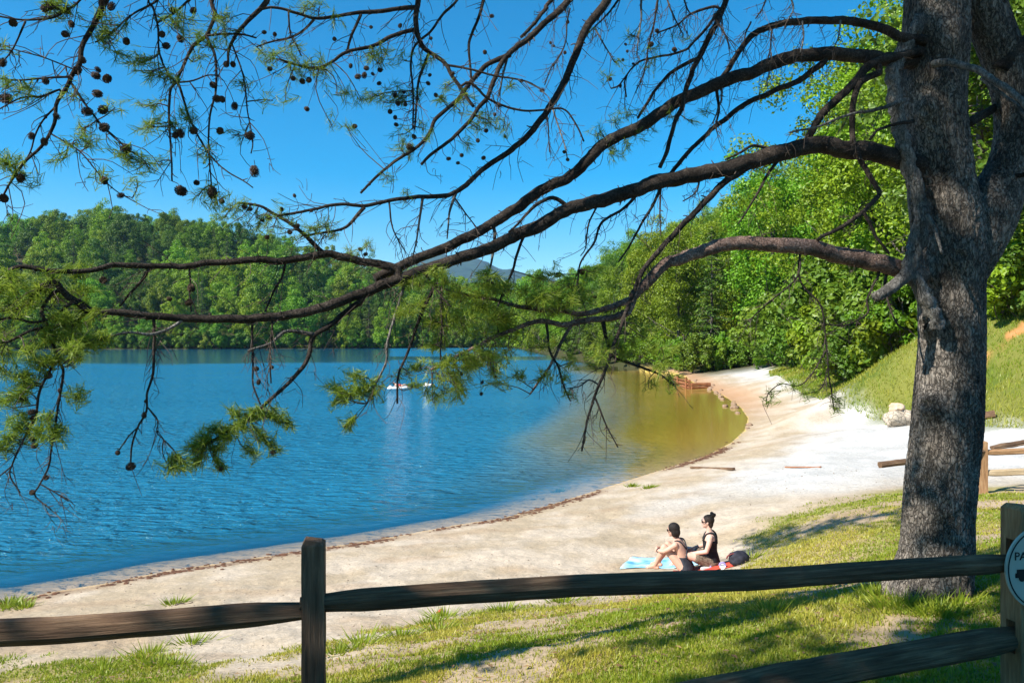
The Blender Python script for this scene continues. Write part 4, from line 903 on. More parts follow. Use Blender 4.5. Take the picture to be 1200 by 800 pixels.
def conifer(seed, H, Rc, name, leaf, per):
    r_ = np.random.default_rng(seed); mb = MB(); V = []
    z = np.linspace(-0.6, H, 12); tr = np.stack([r_.normal(0, 0.04, 12), r_.normal(0, 0.04, 12), z], 1)
    add_tube(mb, tr, np.linspace(H * 0.014, 0.03, 12), 8)
    h = H * 0.10
    while h < H * 0.985:
        f = (h / H - 0.10) / 0.90; L_ = Rc * (1 - f) ** 0.75 * r_.uniform(0.75, 1.1) + 0.15
        for q in range(r_.integers(4, 7)):
            a = r_.uniform(0, 6.283); c, s = math.cos(a), math.sin(a); l = L_ * r_.uniform(0.6, 1.1)
            p0 = np.array([0, 0, h]); p2 = np.array([c * l, s * l, h - l * r_.uniform(0.05, 0.35) + 0.15 * l]); pm = (p0 + p2) / 2 + [0, 0, l * 0.10]
            add_tube(mb, catmull([p0, pm, p2], 5), np.linspace(0.05, 0.012, 5), 4, cap=False)
            m = max(6, int(per * l / Rc)); t = r_.uniform(0.15, 1.03, m) ** 0.7
            base = p0[None] * (1 - t[:, None]) ** 2 + 2 * pm[None] * (t * (1 - t))[:, None] + p2[None] * (t ** 2)[:, None]
            off = r_.normal(0, 0.16, m)[:, None] * np.array([[-s, c, 0]]) * l * 0.9 + np.stack([np.zeros(m), np.zeros(m), r_.normal(-0.05, 0.12, m)], 1)
            nn = np.array([c * 0.3, s * 0.3, 0.85]) + r_.normal(0, 0.35, (m, 3)); nn /= np.linalg.norm(nn, axis=1, keepdims=True)
            V.append(leaf_quads(base + off, nn, leaf * r_.uniform(0.6, 1.3, m), r_, 0.42))
        h += r_.uniform(0.30, 0.55) * H / 20
    V = np.concatenate(V)
    return mb.mesh(name + '_trunk', True), mesh_np(name + '_crown', V, np.arange(len(V)).reshape(-1, 4))

M_tw = mat_noise('woodland_bark', (0.05, 0.042, 0.034), (0.14, 0.12, 0.10), 6, 0.9, 0.5)
M_lf1 = mat_leaf('bright_leaves', (0.12, 0.245, 0.010), (0.24, 0.375, 0.016), 0.36, 0.05, 0.55)
M_lf2 = mat_leaf('mid_green_leaves', (0.125, 0.235, 0.008), (0.23, 0.35, 0.014), 0.34, 0.06, 0.6)
M_lf3 = mat_leaf('dark_green_leaves', (0.06, 0.14, 0.012), (0.12, 0.215, 0.018), 0.30, 0.03, 0.4)
M_lf4 = mat_leaf('conifer_sprays', (0.05, 0.11, 0.014), (0.14, 0.21, 0.022), 0.25, 0.03, 0.4)
M_lf5 = mat_leaf('shrub_leaves', (0.08, 0.17, 0.012), (0.17, 0.27, 0.02), 0.36, 0.04, 0.4)

def kind(name, meshes, leafmat, parts=('trunk', 'crown')):
    e = bpy.data.objects.new(name, None); e.empty_display_size = 0.5
    a = bpy.data.objects.new(parts[0], meshes[0]); b_ = bpy.data.objects.new(parts[1], meshes[1])
    meshes[0].materials.append(M_tw)
    me2 = meshes[1]; me2.materials.append(leafmat)
    return (name, a.data, b_.data, parts)

def plant(k, x, y, s, rz, label, cat, group, sz=None, z=None):
    name, m1, m2, parts = k
    e = bpy.data.objects.new(name, None); COL.objects.link(e); e.empty_display_size = 0.5
    e.location = (x, y, gz(x, y) if z is None else z); e.rotation_euler = (0, 0, rz); e.scale = (s, s, s * (sz or 1))
    for m, p in ((m1, parts[0]), (m2, parts[1])):
        o = bpy.data.objects.new(p, m); COL.objects.link(o); o.parent = e
    tag(e, label, cat, group); return e

def recolor(k, mat):
    m = k[2].copy(); m.materials.clear(); m.materials.append(mat); return (k[0], k[1], m, k[3])

# kinds for the near slope (80 to 200 m) and for the far hill (300 m and more)
NB = [kind('broadleaf_tree', broadleaf(10 + q, 22, 5.4, 2.5, 110, 26000, 0.31, 'broadleaf'), M_lf1) for q in range(3)]
NM = [recolor(NB[q], M_lf2) for q in range(3)]; ND = [recolor(NB[q], M_lf3) for q in range(3)]
NC = [kind('conifer_tree', conifer(30 + q, 21, 4.2, 'conifer', 0.5, 34), M_lf4) for q in range(2)]
FB = [kind('hill_tree', broadleaf(50 + q, 20, 7.6, 0.0, 95, 13000, 0.68, 'hill_tree'), M_lf2) for q in range(4)]
FM = [recolor(FB[q], M_lf1) for q in range(4)]; FD = [recolor(FB[q], M_lf3) for q in range(4)]
SB = [kind('shrub', broadleaf(70 + q, 3.2, 1.9, 0.1, 36, 5200, 0.24, 'shrub'), M_lf5, ('stem', 'foliage')) for q in range(3)]
SM = [recolor(SB[q], M_lf2) for q in range(3)]

def scatter(n_try, xr, yr, ok, mind, seed):
    r_ = np.random.default_rng(seed); pts = []
    X = r_.uniform(*xr, n_try); Y = r_.uniform(*yr, n_try); good = ok(X, Y)
    for x, y in zip(X[good], Y[good]):
        m = mind(x, y)
        if all((x - a) ** 2 + (y - b) ** 2 > m * m for a, b in pts): pts.append((x, y))
    return pts

def sd_lake(x, y): return poly_sd(x, y, LAKE)
def sd_bank(x, y): return poly_sd(x, y, bank)
# right-hand wooded slope
def okR(x, y):
    d = sd_lake(x, y); az = x / y
    open_sand = (y < 92) & (sd_bank(x, y) > -6.0)
    return (d > 3.0) & ~open_sand & (az > -0.01) & (az < 0.78) & (d < 80) & (np.hypot(x, y) > 30)
ptsR = scatter(9000, (0, 170), (24, 330), okR, lambda x, y: 5.0 + 0.013 * y, 3)
ptsR.sort(key=lambda p: p[1])
zr = ground(np.array([p[0] for p in ptsR]), np.array([p[1] for p in ptsR]))
cnt = 0
for (x, y), z in zip(ptsR, zr):
    u = 600 + x / y * F; q = R.random(); n = fbm(np.array([x / 18]), np.array([y / 18]), seed=90)[0]
    edge = sd_lake(np.array([x]), np.array([y]))[0] < 12
    s = R.uniform(0.78, 1.12) * (0.8 if edge and y > 100 else 1.0)
    if y < 60: s *= 1.02
    con = (790 < u < 900 and y < 135 and q < 0.55) or q < 0.07
    where = ('near the mountain gap' if u < 700 else 'behind the timber retaining wall' if u < 800 else 'behind the far end of the beach' if u < 900 else 'just left of the pine trunk' if u < 1060 else 'right of the pine trunk')
    where = ('by the water ' if edge and y > 92 else 'by the bank ' if y < 75 else 'on the slope ') + where; size_ = 'tall ' if s > 0.98 else ''
    if con: plant(NC[R.randrange(2)], x, y, s * R.uniform(0.8, 1.0), R.uniform(0, 6.28), f'{size_}dark feathery conifer {where}', 'tree', f'conifers {where}', z=z - 0.2)
    elif n > 0.60: plant(ND[R.randrange(3)], x, y, s, R.uniform(0, 6.28), f'{size_}dark green broadleaf tree {where}', 'tree', f'dark broadleaf trees {where}', z=z - 0.2)
    elif n > 0.47: plant(NM[R.randrange(3)], x, y, s, R.uniform(0, 6.28), f'{size_}mid green broadleaf tree {where}', 'tree', f'mid green broadleaf trees {where}', z=z - 0.2)
    else: plant(NB[R.randrange(3)], x, y, s, R.uniform(0, 6.28), f'{size_}bright green broadleaf tree {where}', 'tree', f'bright broadleaf trees {where}', z=z - 0.2)
    cnt += 1
# far hill over the lake
def okL(x, y):
    d = sd_lake(x, y); az = x / y
    return (d > 0.8) & (az > -0.74) & (az < 0.035) & (y > 285) & (d < 235)
ptsL = scatter(7000, (-420, 20), (285, 620), okL, lambda x, y: 10.2 + 0.012 * (y - 290), 4)
zl_ = ground(np.array([p[0] for p in ptsL]), np.array([p[1] for p in ptsL])); dl_ = sd_lake(np.array([p[0] for p in ptsL]), np.array([p[1] for p in ptsL]))
order = np.argsort(dl_)[:295]
for k in order:
    (x, y), z, d = ptsL[k], zl_[k], dl_[k]
    n = fbm(np.array([x / 30]), np.array([y / 30]), seed=95)[0] + R.uniform(-0.1, 0.1); s = R.uniform(0.58, 1.12)
    where = 'at the far waterline' if d < 22 else ('high on the far hill' if d > 120 else 'midway up the far hill')
    u = 600 + x / y * F; where += ' near the left edge' if u < 120 else ' above the dock' if u < 260 else ' right of the dock' if u < 400 else ' towards the mountain gap'; size_ = 'tall ' if s > 1.0 else ''
    if R.random() < 0.10:
        plant(NC[R.randrange(2)], x, y, s * 1.15, R.uniform(0, 6.28), f'{size_}dark pointed conifer {where}', 'tree', f'conifers {where}', z=z - 0.3); continue
    fam, nm = (FM, 'bright green') if n < 0.50 else ((FB, 'mid green') if n < 0.63 else (FD, 'dark green'))
    plant(fam[R.randrange(4)], x, y, s, R.uniform(0, 6.28), f'{size_}{nm} rounded tree {where}', 'tree', f'{nm} trees {where}', z=z - 0.3)
print('TREES', cnt, len(order), len(ptsL))
# shrubs along the foot of the woods and round the bank
SH = []
for u, v, Y, s in [(812, 436, 92, 1.2), (835, 433, 92, 1.3), (850, 431, 93, 1.2), (868, 430, 92, 1.3), (800, 437, 97, 1.3), (785, 437, 101, 1.2), (770, 435, 106, 1.2), (755, 434, 109, 1.1), (885, 431, 90, 1.1), (900, 432, 84, 1.2),
                   (915, 434, 78, 1.2), (930, 438, 70, 1.1), (945, 440, 64, 1.3), (960, 432, 62, 1.4), (905, 420, 82, 1.8), (930, 415, 74, 1.8), (975, 420, 55, 1.5), (990, 410, 52, 1.5), (1005, 400, 48, 1.5), (1020, 398, 46, 1.3), (1035, 395, 44, 1.5), (1050, 392, 42, 1.5),
                   (1070, 388, 42, 1.4), (1165, 385, 38, 1.3), (1180, 380, 39, 1.4), (1195, 385, 38, 1.2), (1215, 380, 38, 1.4), (725, 430, 114, 1.1), (700, 426, 128, 1.2), (680, 423, 148, 1.3), (655, 419, 170, 1.4), (970, 400, 62, 2.0), (1000, 380, 58, 2.0), (1030, 375, 52, 2.0), (1160, 360, 44, 1.8), (1190, 350, 44, 2.0), (1010, 415, 44, 1.1), (985, 425, 50, 1.0), (1060, 402, 39, 1.2), (1172, 398, 34, 1.0), (1200, 402, 33, 1.1), (1045, 408, 40, 1.0)]:
    x = (u - 600) / F * Y; y = Y
    if sd_lake(np.array([x]), np.array([y]))[0] < 0.5: x += 2.0
    col_, lb = (SB, 'yellow-green') if R.random() < 0.65 else (SM, 'deep green')
    wh = 'on the grassy bank' if Y < 56 else ('at the woods by the beach' if u > 795 else 'overhanging the lake edge')
    wh += (' beside the retaining wall' if 780 < u < 840 else ' at the top of the sand' if u < 920 else ' right of the pine trunk' if u > 1100 else ' against the pine trunk' if u > 1025 else ' left of the pine') if u > 780 else ''
    plant(col_[R.randrange(3)], x, y, s * R.uniform(0.85, 1.15), R.uniform(0, 6.28), f'{"big " if s > 1.35 else ""}leafy {lb} shrub {wh}', 'shrub', f'{lb} shrubs {wh}', z=gz(x, y) - 0.1)

plant(NB[0], -6.16, -7.26, 1.25, 0.7, 'tall broadleaf tree behind the fence shading the near rails', 'tree', 'shade trees on the near bank')
plant(NB[1], -6.9, -4.0, 0.64, 2.0, 'small unseen broadleaf tree added to shade the near post', 'tree', 'shade trees on the near bank')  # second tree put in out of view, kept low to shade the left rails
for u in range(-20, 600, 13):
    v_ = float(np.interp(u, [0, 200, 300, 380, 500, 600], [409, 409, 408.6, 408.3, 407.8, 407])); c = PW(u + R.uniform(-4, 4), v_); y = c[1] + R.uniform(0.5, 4)
    fam, lb = (SB, 'yellow-green') if R.random() < 0.4 else (SM, 'deep green')
    plant(fam[R.randrange(3)], c[0], y, R.uniform(1.3, 2.4), R.uniform(0, 6.28), f'leafy {lb} bush along the far waterline', 'shrub', f'{lb} bushes along the far waterline', z=0.0)
# blue mountain ridge seen through the gap
mx_ = np.linspace(-3000, 1800, 160); my_ = np.linspace(0, 1, 40)
MX, MT = np.meshgrid(mx_, my_)
ridge = 2.06 * np.interp(MX / 2, [-1500, -700, -330, -260, -100, 0, 130, 260, 500, 900], [180, 230, 290, 312, 285, 258, 228, 190, 150, 100]) + (fbm(MX / 140, MX * 0, seed=5) - 0.5) * 40
prof = np.sin(np.clip(MT * 1.02, 0, 1) * math.pi / 2) ** 1.2
MZ = ridge * prof + (fbm(MX / 120, MT * 18, seed=8, oct=5) - 0.5) * 80 * prof - 12
MYY = 4600 + MT * 1400
nx_ = len(mx_); i = np.arange(len(my_) - 1)[:, None] * nx_; j = np.arange(nx_ - 1)[None, :]
q_ = np.stack([i + j, i + j + 1, i + nx_ + j + 1, i + nx_ + j], -1).reshape(-1, 4)
M_mtn = mat_noise('wooded_ridge', (0.012, 0.035, 0.018), (0.025, 0.06, 0.025), 0.02, 0.95, 1.0, 0.05)
tag(obj('mountain', mesh_np('mountain', np.stack([MX.ravel(), MYY.ravel(), MZ.ravel()], 1), q_, True), M_mtn), 'hazy blue wooded mountain ridge in the gap beyond the lake', kind='structure')

# ------------------------------------------------------------------ grass
def blades(n, xs, ys, keepf, hmin, hmax, wd, seed, tone_f):
    r_ = np.random.default_rng(seed)
    x, y = xs, ys; k = keepf; x = x[k]; y = y[k]; n = len(x); z = ground(x, y)
    a = r_.uniform(0, 6.283, n); h = r_.uniform(hmin, hmax, n) * (0.6 + 0.8 * fbm(x * 2, y * 2, seed=12)); l = r_.normal(0, 0.45, (n, 2)) * h[:, None]
    w = wd(np.hypot(x, y)); dx = np.cos(a) * w; dy = np.sin(a) * w
    A = np.stack([x - dx, y - dy, z - 0.004], 1); B = np.stack([x + dx, y + dy, z - 0.004], 1); T = np.stack([x + l[:, 0], y + l[:, 1], z + h], 1)
    V = np.stack([A, B, T], 1).reshape(-1, 3)
    me = mesh_np('grass', V, np.arange(len(V)).reshape(-1, 3)); vattr(me, 'tone', np.repeat(np.clip(tone_f(x, y) + r_.normal(0, 0.16, n), 0, 1), 3)); return me
M_grass = mat_leaf('lawn_blades', (0.20, 0.29, 0.014), (0.48, 0.42, 0.07), 0.42, 0.0, 0.0, attr='tone')
r_ = np.random.default_rng(2)
nb = 520000
rr = np.exp(r_.uniform(math.log(2.6), math.log(17.5), nb)); aa = r_.uniform(-0.64, 0.70, nb)
bx, by = rr * np.sin(aa), rr * np.cos(aa)
ld = poly_sd(bx, by, lawn); lm = lawn_mask(bx, by, ld)
kp = r_.random(nb) < lm * (0.55 + 0.9 * fbm(bx * 3, by * 3, seed=71)) * 0.8
tone = lambda x, y: 0.14 + 0.95 * sstep(0.36, 0.68, fbm(x * 0.8, y * 0.8, seed=33)) * 0.75 + 0.12 * sstep(8, 12, y)
g1 = blades(nb, bx, by, kp, 0.015, 0.043, lambda r: 0.0022 + 0.0007 * r, 4, tone)
tag(obj('grass', g1, M_grass), 'short patchy green and straw lawn grass round the pine and fence', 'grass', kind='stuff')
# weedy tufts at the lawn's sandy edge
V = []; tn = []
for u, v in [(175, 765), (185, 780), (205, 778), (165, 772), (120, 785), (420, 758), (395, 765), (425, 752), (515, 738), (505, 730), (520, 722), (590, 716), (660, 705), (22, 708), (8, 712), (12, 706), (30, 712), (655, 572), (740, 570), (760, 572), (225, 752), (880, 690), (905, 715), (880, 655), (470, 745), (205, 708), (1060, 708), (1040, 712), (1082, 716), (1030, 700), (1100, 720), (1120, 712)]:
    c = hit(u, v); m = 90; a = r_.uniform(0, 6.283, m); q = r_.normal(0, 0.09, (m, 2)); h = r_.uniform(0.05, 0.13, m)
    x = c[0] + q[:, 0]; y = c[1] + q[:, 1]; z = ground(x, y); w = 0.004 + 0.0006 * c[1]
    V.append(np.stack([np.stack([x - np.cos(a) * w, y - np.sin(a) * w, z], 1), np.stack([x + np.cos(a) * w, y + np.sin(a) * w, z], 1), np.stack([x + q[:, 0] * 0.8, y + q[:, 1] * 0.8, z + h], 1)], 1).reshape(-1, 3)); tn.append(np.full(m * 3, 0.15) + np.repeat(r_.normal(0, 0.12, m), 3))
V = np.concatenate(V); wme = mesh_np('weeds', V, np.arange(len(V)).reshape(-1, 3)); vattr(wme, 'tone', np.clip(np.concatenate(tn), 0, 1))
tag(obj('weeds', wme, M_grass), 'small leafy weed tufts along the sandy edge of the lawn', 'weeds', kind='stuff')
# rough grass on the bank
nb = 190000
bx = r_.uniform(12, 42, nb); by = r_.uniform(20, 75, nb); bd = poly_sd(bx, by, bank)
gzb = ground(bx, by); cl_ = sstep(0.52, 0.60, fbm(bx * 0.35, by * 0.35, seed=77)) * sstep(2.6, 3.6, gzb) * (bx > 18) * (by < 34)
kp = (bd < 0.2) & (bd > -12) & (r_.random(nb) > cl_ * 0.95) & (bx / by > 0.3) & (bx / by < 0.75)
g2 = blades(nb, bx, by, kp, 0.08, 0.20, lambda r: 0.006 + 0.00035 * r, 6, lambda x, y: 0.03 + 0.5 * sstep(0.35, 0.7, fbm(x * 0.4, y * 0.4, seed=35)))
tag(obj('bank_grass', g2, M_grass), 'rough yellow-green grass covering the bank behind the white sand', 'grass', kind='stuff')
# wrack, pebbles and leaf litter
mb = MB(); v0, f0 = ico(0)
wx = []
for k in range(len(near_shore) - 9):
    a, b_ = near_shore[k], near_shore[k + 1]; L_ = np.linalg.norm(b_ - a); m = int(L_ * 45)
    t = r_.random(m)[:, None]; nrm = np.array([(b_ - a)[1], -(b_ - a)[0]]) / L_
    p = a * (1 - t) + b_ * t + nrm[None] * (r_.normal(0.22, 0.14, (m, 1)))
    dens = fbm(p[:, 0] * 0.5, p[:, 1] * 0.5, seed=61); wx.append(p[r_.random(m) < sstep(0.36, 0.55, dens)])
wx = np.concatenate(wx); wzz = ground(wx[:, 0], wx[:, 1])
for (x, y), z in zip(wx, wzz):
    s = r_.uniform(0.012, 0.045); mb.add(v0 * np.array([s * r_.uniform(0.8, 2.2), s, s * 0.45]) + [x, y, z + s * 0.15], f0)
M_wrack = mat_noise('wrack', (0.06, 0.025, 0.014), (0.16, 0.075, 0.04), 4, 0.9)
tag(obj('debris', mb.mesh('debris'), M_wrack), 'line of reddish brown wrack and bark crumbs along the waterline', 'debris', kind='stuff')
mb = MB()
pp = np.stack([r_.uniform(-12, 9, 2600), r_.uniform(6.5, 22, 2600)], 1); pd = sd_lake(pp[:, 0], pp[:, 1]); pl_ = poly_sd(pp[:, 0], pp[:, 1], lawn)
pp = pp[(pd > 0.6) & (pl_ > -0.8) & (r_.random(len(pp)) < 0.6)]
for (x, y), z in zip(pp, ground(pp[:, 0], pp[:, 1])):
    s = r_.uniform(0.006, 0.022); mb.add(v0 * np.array([s, s * r_.uniform(0.6, 1.8), s * 0.5]) + [x, y, z], f0)
lt = MB(); q_ = np.stack([r_.uniform(-4, 9, 2600), r_.uniform(4.6, 14, 2600)], 1); q_ = q_[poly_sd(q_[:, 0], q_[:, 1], lawn) < 0.2]
for (x, y), z in zip(q_, ground(q_[:, 0], q_[:, 1])):
    s = r_.uniform(0.012, 0.035); a = r_.uniform(0, 6.28); c_, s_ = math.cos(a) * s, math.sin(a) * s; zz = z + r_.uniform(0.012, 0.03)
    lt.add(np.array([[x - c_, y - s_, zz], [x + s_ * 0.45, y - c_ * 0.45, zz + s * 0.3], [x + c_, y + s_, zz + s * 0.15], [x - s_ * 0.45, y + c_ * 0.45, zz + s * 0.2]]), [[0, 1, 2, 3]])
tag(obj('leaf_litter', lt.mesh('leaf_litter'), mat_noise('dry_leaves', (0.10, 0.05, 0.025), (0.30, 0.19, 0.09), 2, 0.9)), 'scattered dry brown leaves and needles lying in the lawn', 'leaf litter', kind='stuff')
M_peb = mat_noise('pebbles', (0.14, 0.10, 0.07), (0.42, 0.34, 0.26), 3, 0.9)
tag(obj('pebbles', mb.mesh('pebbles'), M_peb), 'scattered small pebbles and twigs on the tan sand', 'pebbles', kind='stuff')

# ------------------------------------------------------------------ split-rail fences
def wood_mat(name, c1, c2, c3):
    m, N, L, b = mat_new(name)
    tc = N.new('ShaderNodeTexCoord'); mp = N.new('ShaderNodeMapping'); mp.inputs['Scale'].default_value = (2.2, 26, 26)
    L.new(tc.outputs['Generated'], mp.inputs[0])
    at = N.new('ShaderNodeAttribute'); at.attribute_name = 'grain'; L.new(at.outputs['Vector'], mp.inputs[0])
    n1 = N.new('ShaderNodeTexNoise'); n1.inputs['Scale'].default_value = 1.6; n1.inputs['Detail'].default_value = 9; n1.inputs['Roughness'].default_value = 0.65; L.new(mp.outputs[0], n1.inputs['Vector'])
    n2 = N.new('ShaderNodeTexNoise'); n2.inputs['Scale'].default_value = 3.0; n2.inputs['Detail'].default_value = 4; L.new(at.outputs['Vector'], n2.inputs['Vector'])
    cr = N.new('ShaderNodeValToRGB'); e = cr.color_ramp.elements; e[0].position = 0.3; e[0].color = (*c1, 1); e[1].position = 0.72; e[1].color = (*c3, 1); x = e.new(0.52); x.color = (*c2, 1)
    ad = N.new('ShaderNodeMath'); ad.operation = 'MULTIPLY_ADD'; ad.inputs[1].default_value = 0.45; L.new(n2.outputs[0], ad.inputs[0])
    sb = N.new('ShaderNodeMath'); sb.operation = 'MULTIPLY_ADD'; sb.inputs[1].default_value = 0.75; sb.inputs[2].default_value = -0.1; L.new(n1.outputs[0], sb.inputs[0]); L.new(sb.outputs[0], ad.inputs[2])
    L.new(ad.outputs[0], cr.inputs[0]); L.new(cr.outputs[0], b.inputs['Base Color']); b.inputs['Roughness'].default_value = 0.88; b.inputs['Specular IOR Level'].default_value = 0.2
    bp = N.new('ShaderNodeBump'); bp.inputs['Strength'].default_value = 1.0; bp.inputs['Distance'].default_value = 0.014; L.new(n1.outputs[0], bp.inputs['Height']); L.new(bp.outputs[0], b.inputs['Normal'])
    return m
M_rail = wood_mat('weathered_rail', (0.06, 0.033, 0.020), (0.155, 0.092, 0.054), (0.32, 0.21, 0.125))
M_post = wood_mat('weathered_post', (0.06, 0.035, 0.022), (0.16, 0.095, 0.058), (0.33, 0.21, 0.13))
M_fresh = wood_mat('orange_fence_wood', (0.16, 0.085, 0.04), (0.33, 0.19, 0.095), (0.47, 0.31, 0.17))
M_pale = wood_mat('pale_fence_wood', (0.25, 0.18, 0.10), (0.42, 0.32, 0.20), (0.55, 0.45, 0.31))
M_red = wood_mat('red_timber', (0.13, 0.05, 0.025), (0.30, 0.12, 0.055), (0.42, 0.20, 0.10))

def rail_mesh(a, b, w0, h0, seed, name='rail', taper=True, sides=10, seg=60):
    """riven timber: uneven wedge section, wavering line, ends cut down to fit the posts"""
    r_ = np.random.default_rng(seed); a = np.asarray(a, float); b = np.asarray(b, float); L_ = np.linalg.norm(b - a)
    t = np.linspace(0, 1, seg); p = a + (b - a) * t[:, None]
    p[:, 2] += (fbm(t * 3 + seed, t * 0, seed=seed) - 0.5) * 0.055 * np.sin(t * math.pi) ** 0.5; p[:, 1] += (fbm(t * 3 + seed, t * 0 + 4, seed=seed) - 0.5) * 0.05 * np.sin(t * math.pi) ** 0.5
    ax = (b - a) / L_; side = np.cross(ax, [0, 0, 1]); side /= np.linalg.norm(side); up = np.cross(side, ax)
    ang = np.sort(np.arange(sides) / sides * 2 * math.pi + r_.normal(0, 0.10, sides)); rad_ = 1 + r_.normal(0, 0.13, sides)
    V = np.zeros((seg, sides, 3)); G = np.zeros((seg, sides, 3))
    for i in range(seg):
        e = 1.0
        if taper: e = min(1.0, 0.62 + 0.38 * min(t[i], 1 - t[i]) * L_ / 0.28)
        k = rad_ * (1 + 0.16 * (fbm(t[i] * 2.5 + ang * 0.7, ang * 0 + seed, seed=seed) - 0.5) * 2 + 0.05 * (fbm(t[i] * 40 + ang * 3, ang * 2, seed=seed + 2, oct=2) - 0.5))
        c, s = np.cos(ang), np.sin(ang); m = np.maximum(np.abs(c), np.abs(s)); sq = 1 / m ** 0.55
        V[i] = p[i] + (c * sq * k * w0 / 2 * (0.9 + 0.1 * e))[:, None] * side + (s * sq * k * h0 / 2 * e)[:, None] * up
        G[i] = np.stack([np.full(sides, t[i] * L_), c * w0 + seed, s * h0], 1)
    V = V.reshape(-1, 3); G = G.reshape(-1, 3)
    i = np.arange(seg - 1)[:, None] * sides; j = np.arange(sides)[None, :]; j2 = (j + 1) % sides
    Q = np.stack([i + j, i + j2, i + sides + j2, i + sides + j], -1).reshape(-1, 4)
    V = np.concatenate([V, p[:1], p[-1:]]); G = np.concatenate([G, [[0, seed, 0]], [[L_, seed, 0]]]); n = seg * sides; j = np.arange(sides); j2 = (j + 1) % sides
    T = np.concatenate([np.stack([np.full(sides, n), j2, j], -1), np.stack([np.full(sides, n + 1), (seg - 1) * sides + j, (seg - 1) * sides + j2], -1)])
    me = mesh_np(name, V, [Q, T], False); vattr(me, 'grain', np.concatenate([G, np.ones((len(G), 1))], 1)); return me

def post_mesh(base, top, w, d, ang, holes, seed, name='post'):
    """post with mortises cut right through along the fence; holes = list of (z0, z1)"""
    mb = MB(); r_ = np.random.default_rng(seed); c, s = math.cos(ang), math.sin(ang)
    hw, hd = w / 2, d / 2; th = d * 0.27
    def slab(x0, x1, y0, y1, z0, z1, ch=False):
        n = max(2, int((z1 - z0) / 0.05)); zz = np.linspace(z0, z1, n + 1)
        xs = [x0, x1]; ys = [y0, y1]; P4 = [(x0, y0), (x1, y0), (x1, y1), (x0, y1)]
        V = []
        for k, z in enumerate(zz):
            for (x, y) in P4:
                fx_ = 1.0
                if ch and k == n: fx_ = 0.72
                wob = 0.006 * (vnoise(np.array([z * 7 + seed]), np.array([x * 3 + y * 5]))[0] - 0.5)
                V.append((x * fx_ + wob, y * fx_ + wob * 0.6, z - (0.012 if ch and k == n and x > 0 else 0)))
        F4 = []
        for k in range(n):
            for q in range(4): F4.append([k * 4 + q, k * 4 + (q + 1) % 4, k * 4 + 4 + (q + 1) % 4, k * 4 + 4 + q])
        F4 += [[3, 2, 1, 0], [n * 4, n * 4 + 1, n * 4 + 2, n * 4 + 3]]
        mb.add(np.array(V), F4)
    zs = sorted(holes); lo = zs[0][0]; hi = zs[-1][1]
    slab(-hw, hw, -hd, hd, base, lo)
    slab(-hw, hw, -hd, -hd + th, lo, hi); slab(-hw, hw, hd - th, hd, lo, hi)
    for k in range(len(zs) - 1): slab(-hw, hw, -hd + th, hd - th, zs[k][1], zs[k + 1][0])
    slab(-hw, hw, -hd, hd, hi, top - 0.05); slab(-hw, hw, -hd, hd, top - 0.05, top, True)
    me = mb.mesh(name); n = len(me.vertices); co = np.empty(n * 3, np.float32); me.vertices.foreach_get('co', co); co = co.reshape(-1, 3)
    vattr(me, 'grain', np.stack([co[:, 2], co[:, 0] + seed, co[:, 1], np.ones(n)], 1))
    rot = co.copy(); rot[:, 0] = co[:, 0] * c - co[:, 1] * s; rot[:, 1] = co[:, 0] * s + co[:, 1] * c
    me.vertices.foreach_set('co', rot.ravel()); me.update(); return me

PL = np.array([P(368, 630, 3.4)[0], 3.4]); PR = np.array([P(1196, 590, 4.2)[0], 4.2]); FD_ = (PR - PL) / np.linalg.norm(PR - PL); FA = math.atan2(FD_[1], FD_[0])
fence = empty('split_rail_fence', (PL[0], PL[1], 0)); tag(fence, 'dark weathered split-rail fence running across the near lawn', 'fence')
f0 = Vector((PL[0], PL[1], 0))
def fpart(name, me, m):
    o = obj(name, me, m, fence); return o
zL = P(368, 630, 3.4)[2]; zR = P(1196, 590, 4.2)[2]
gL, gR = gz(*PL), gz(*PR)
PLL = PL - FD_ * 3.6; gLL = gz(*PLL); PRR = PR + FD_ * 3.5; gRR = gz(*PRR)
rzL = P(381, 706, 3.4)[2]; rzR = P(1175, 658, 4.17)[2]; lzR = P(1185, 748, 4.18)[2]; lzL = 2.70
rzL2 = P(355, 712, 3.4)[2]; lzL2 = 2.72
po = fpart('post', post_mesh(gL - 0.3, zL, 0.098, 0.105, FA - 0.05, [(lzL - 0.07, lzL + 0.075), (rzL - 0.075, rzL + 0.075)], 11), M_post); po.location = (0, 0, 0)
po = fpart('post', post_mesh(gR - 0.3, zR, 0.135, 0.13, FA + 0.03, [(lzR - 0.075, lzR + 0.10), (rzR - 0.07, rzR + 0.12)], 23), M_fresh); po.location = (PR[0] - PL[0], PR[1] - PL[1], 0)
tag(po, 'tan post lit on its left side, carrying the round sign')
po = fpart('post', post_mesh(gLL - 0.3, gLL + 1.2, 0.10, 0.105, FA, [(gLL + 0.25, gLL + 0.4), (rzL2 - 0.08, rzL2 + 0.08)], 31), M_post); po.location = (PLL[0] - PL[0], PLL[1] - PL[1], 0)
po = fpart('post', post_mesh(gRR - 0.3, gRR + 1.1, 0.11, 0.11, FA, [(gRR + 0.3, gRR + 0.45), (gRR + 0.7, gRR + 0.85)], 37), M_post); po.location = (PRR[0] - PL[0], PRR[1] - PL[1], 0)
def frail(A, za, B, zb, w, h, seed, m=None, ext=0.06):
    d = (B - A) / np.linalg.norm(B - A); A2 = A - d * ext - PL; B2 = B + d * ext - PL
    o = fpart('rail', rail_mesh((A2[0], A2[1], za), (B2[0], B2[1], zb), w, h, seed), m or M_rail); o.location = (0, 0, 0); return o
frail(PL, rzL, PR, rzR, 0.09, 0.116, 2); frail(PL, lzL, PR, lzR, 0.105, 0.138, 5)
sh_ = FD_ * 0.0
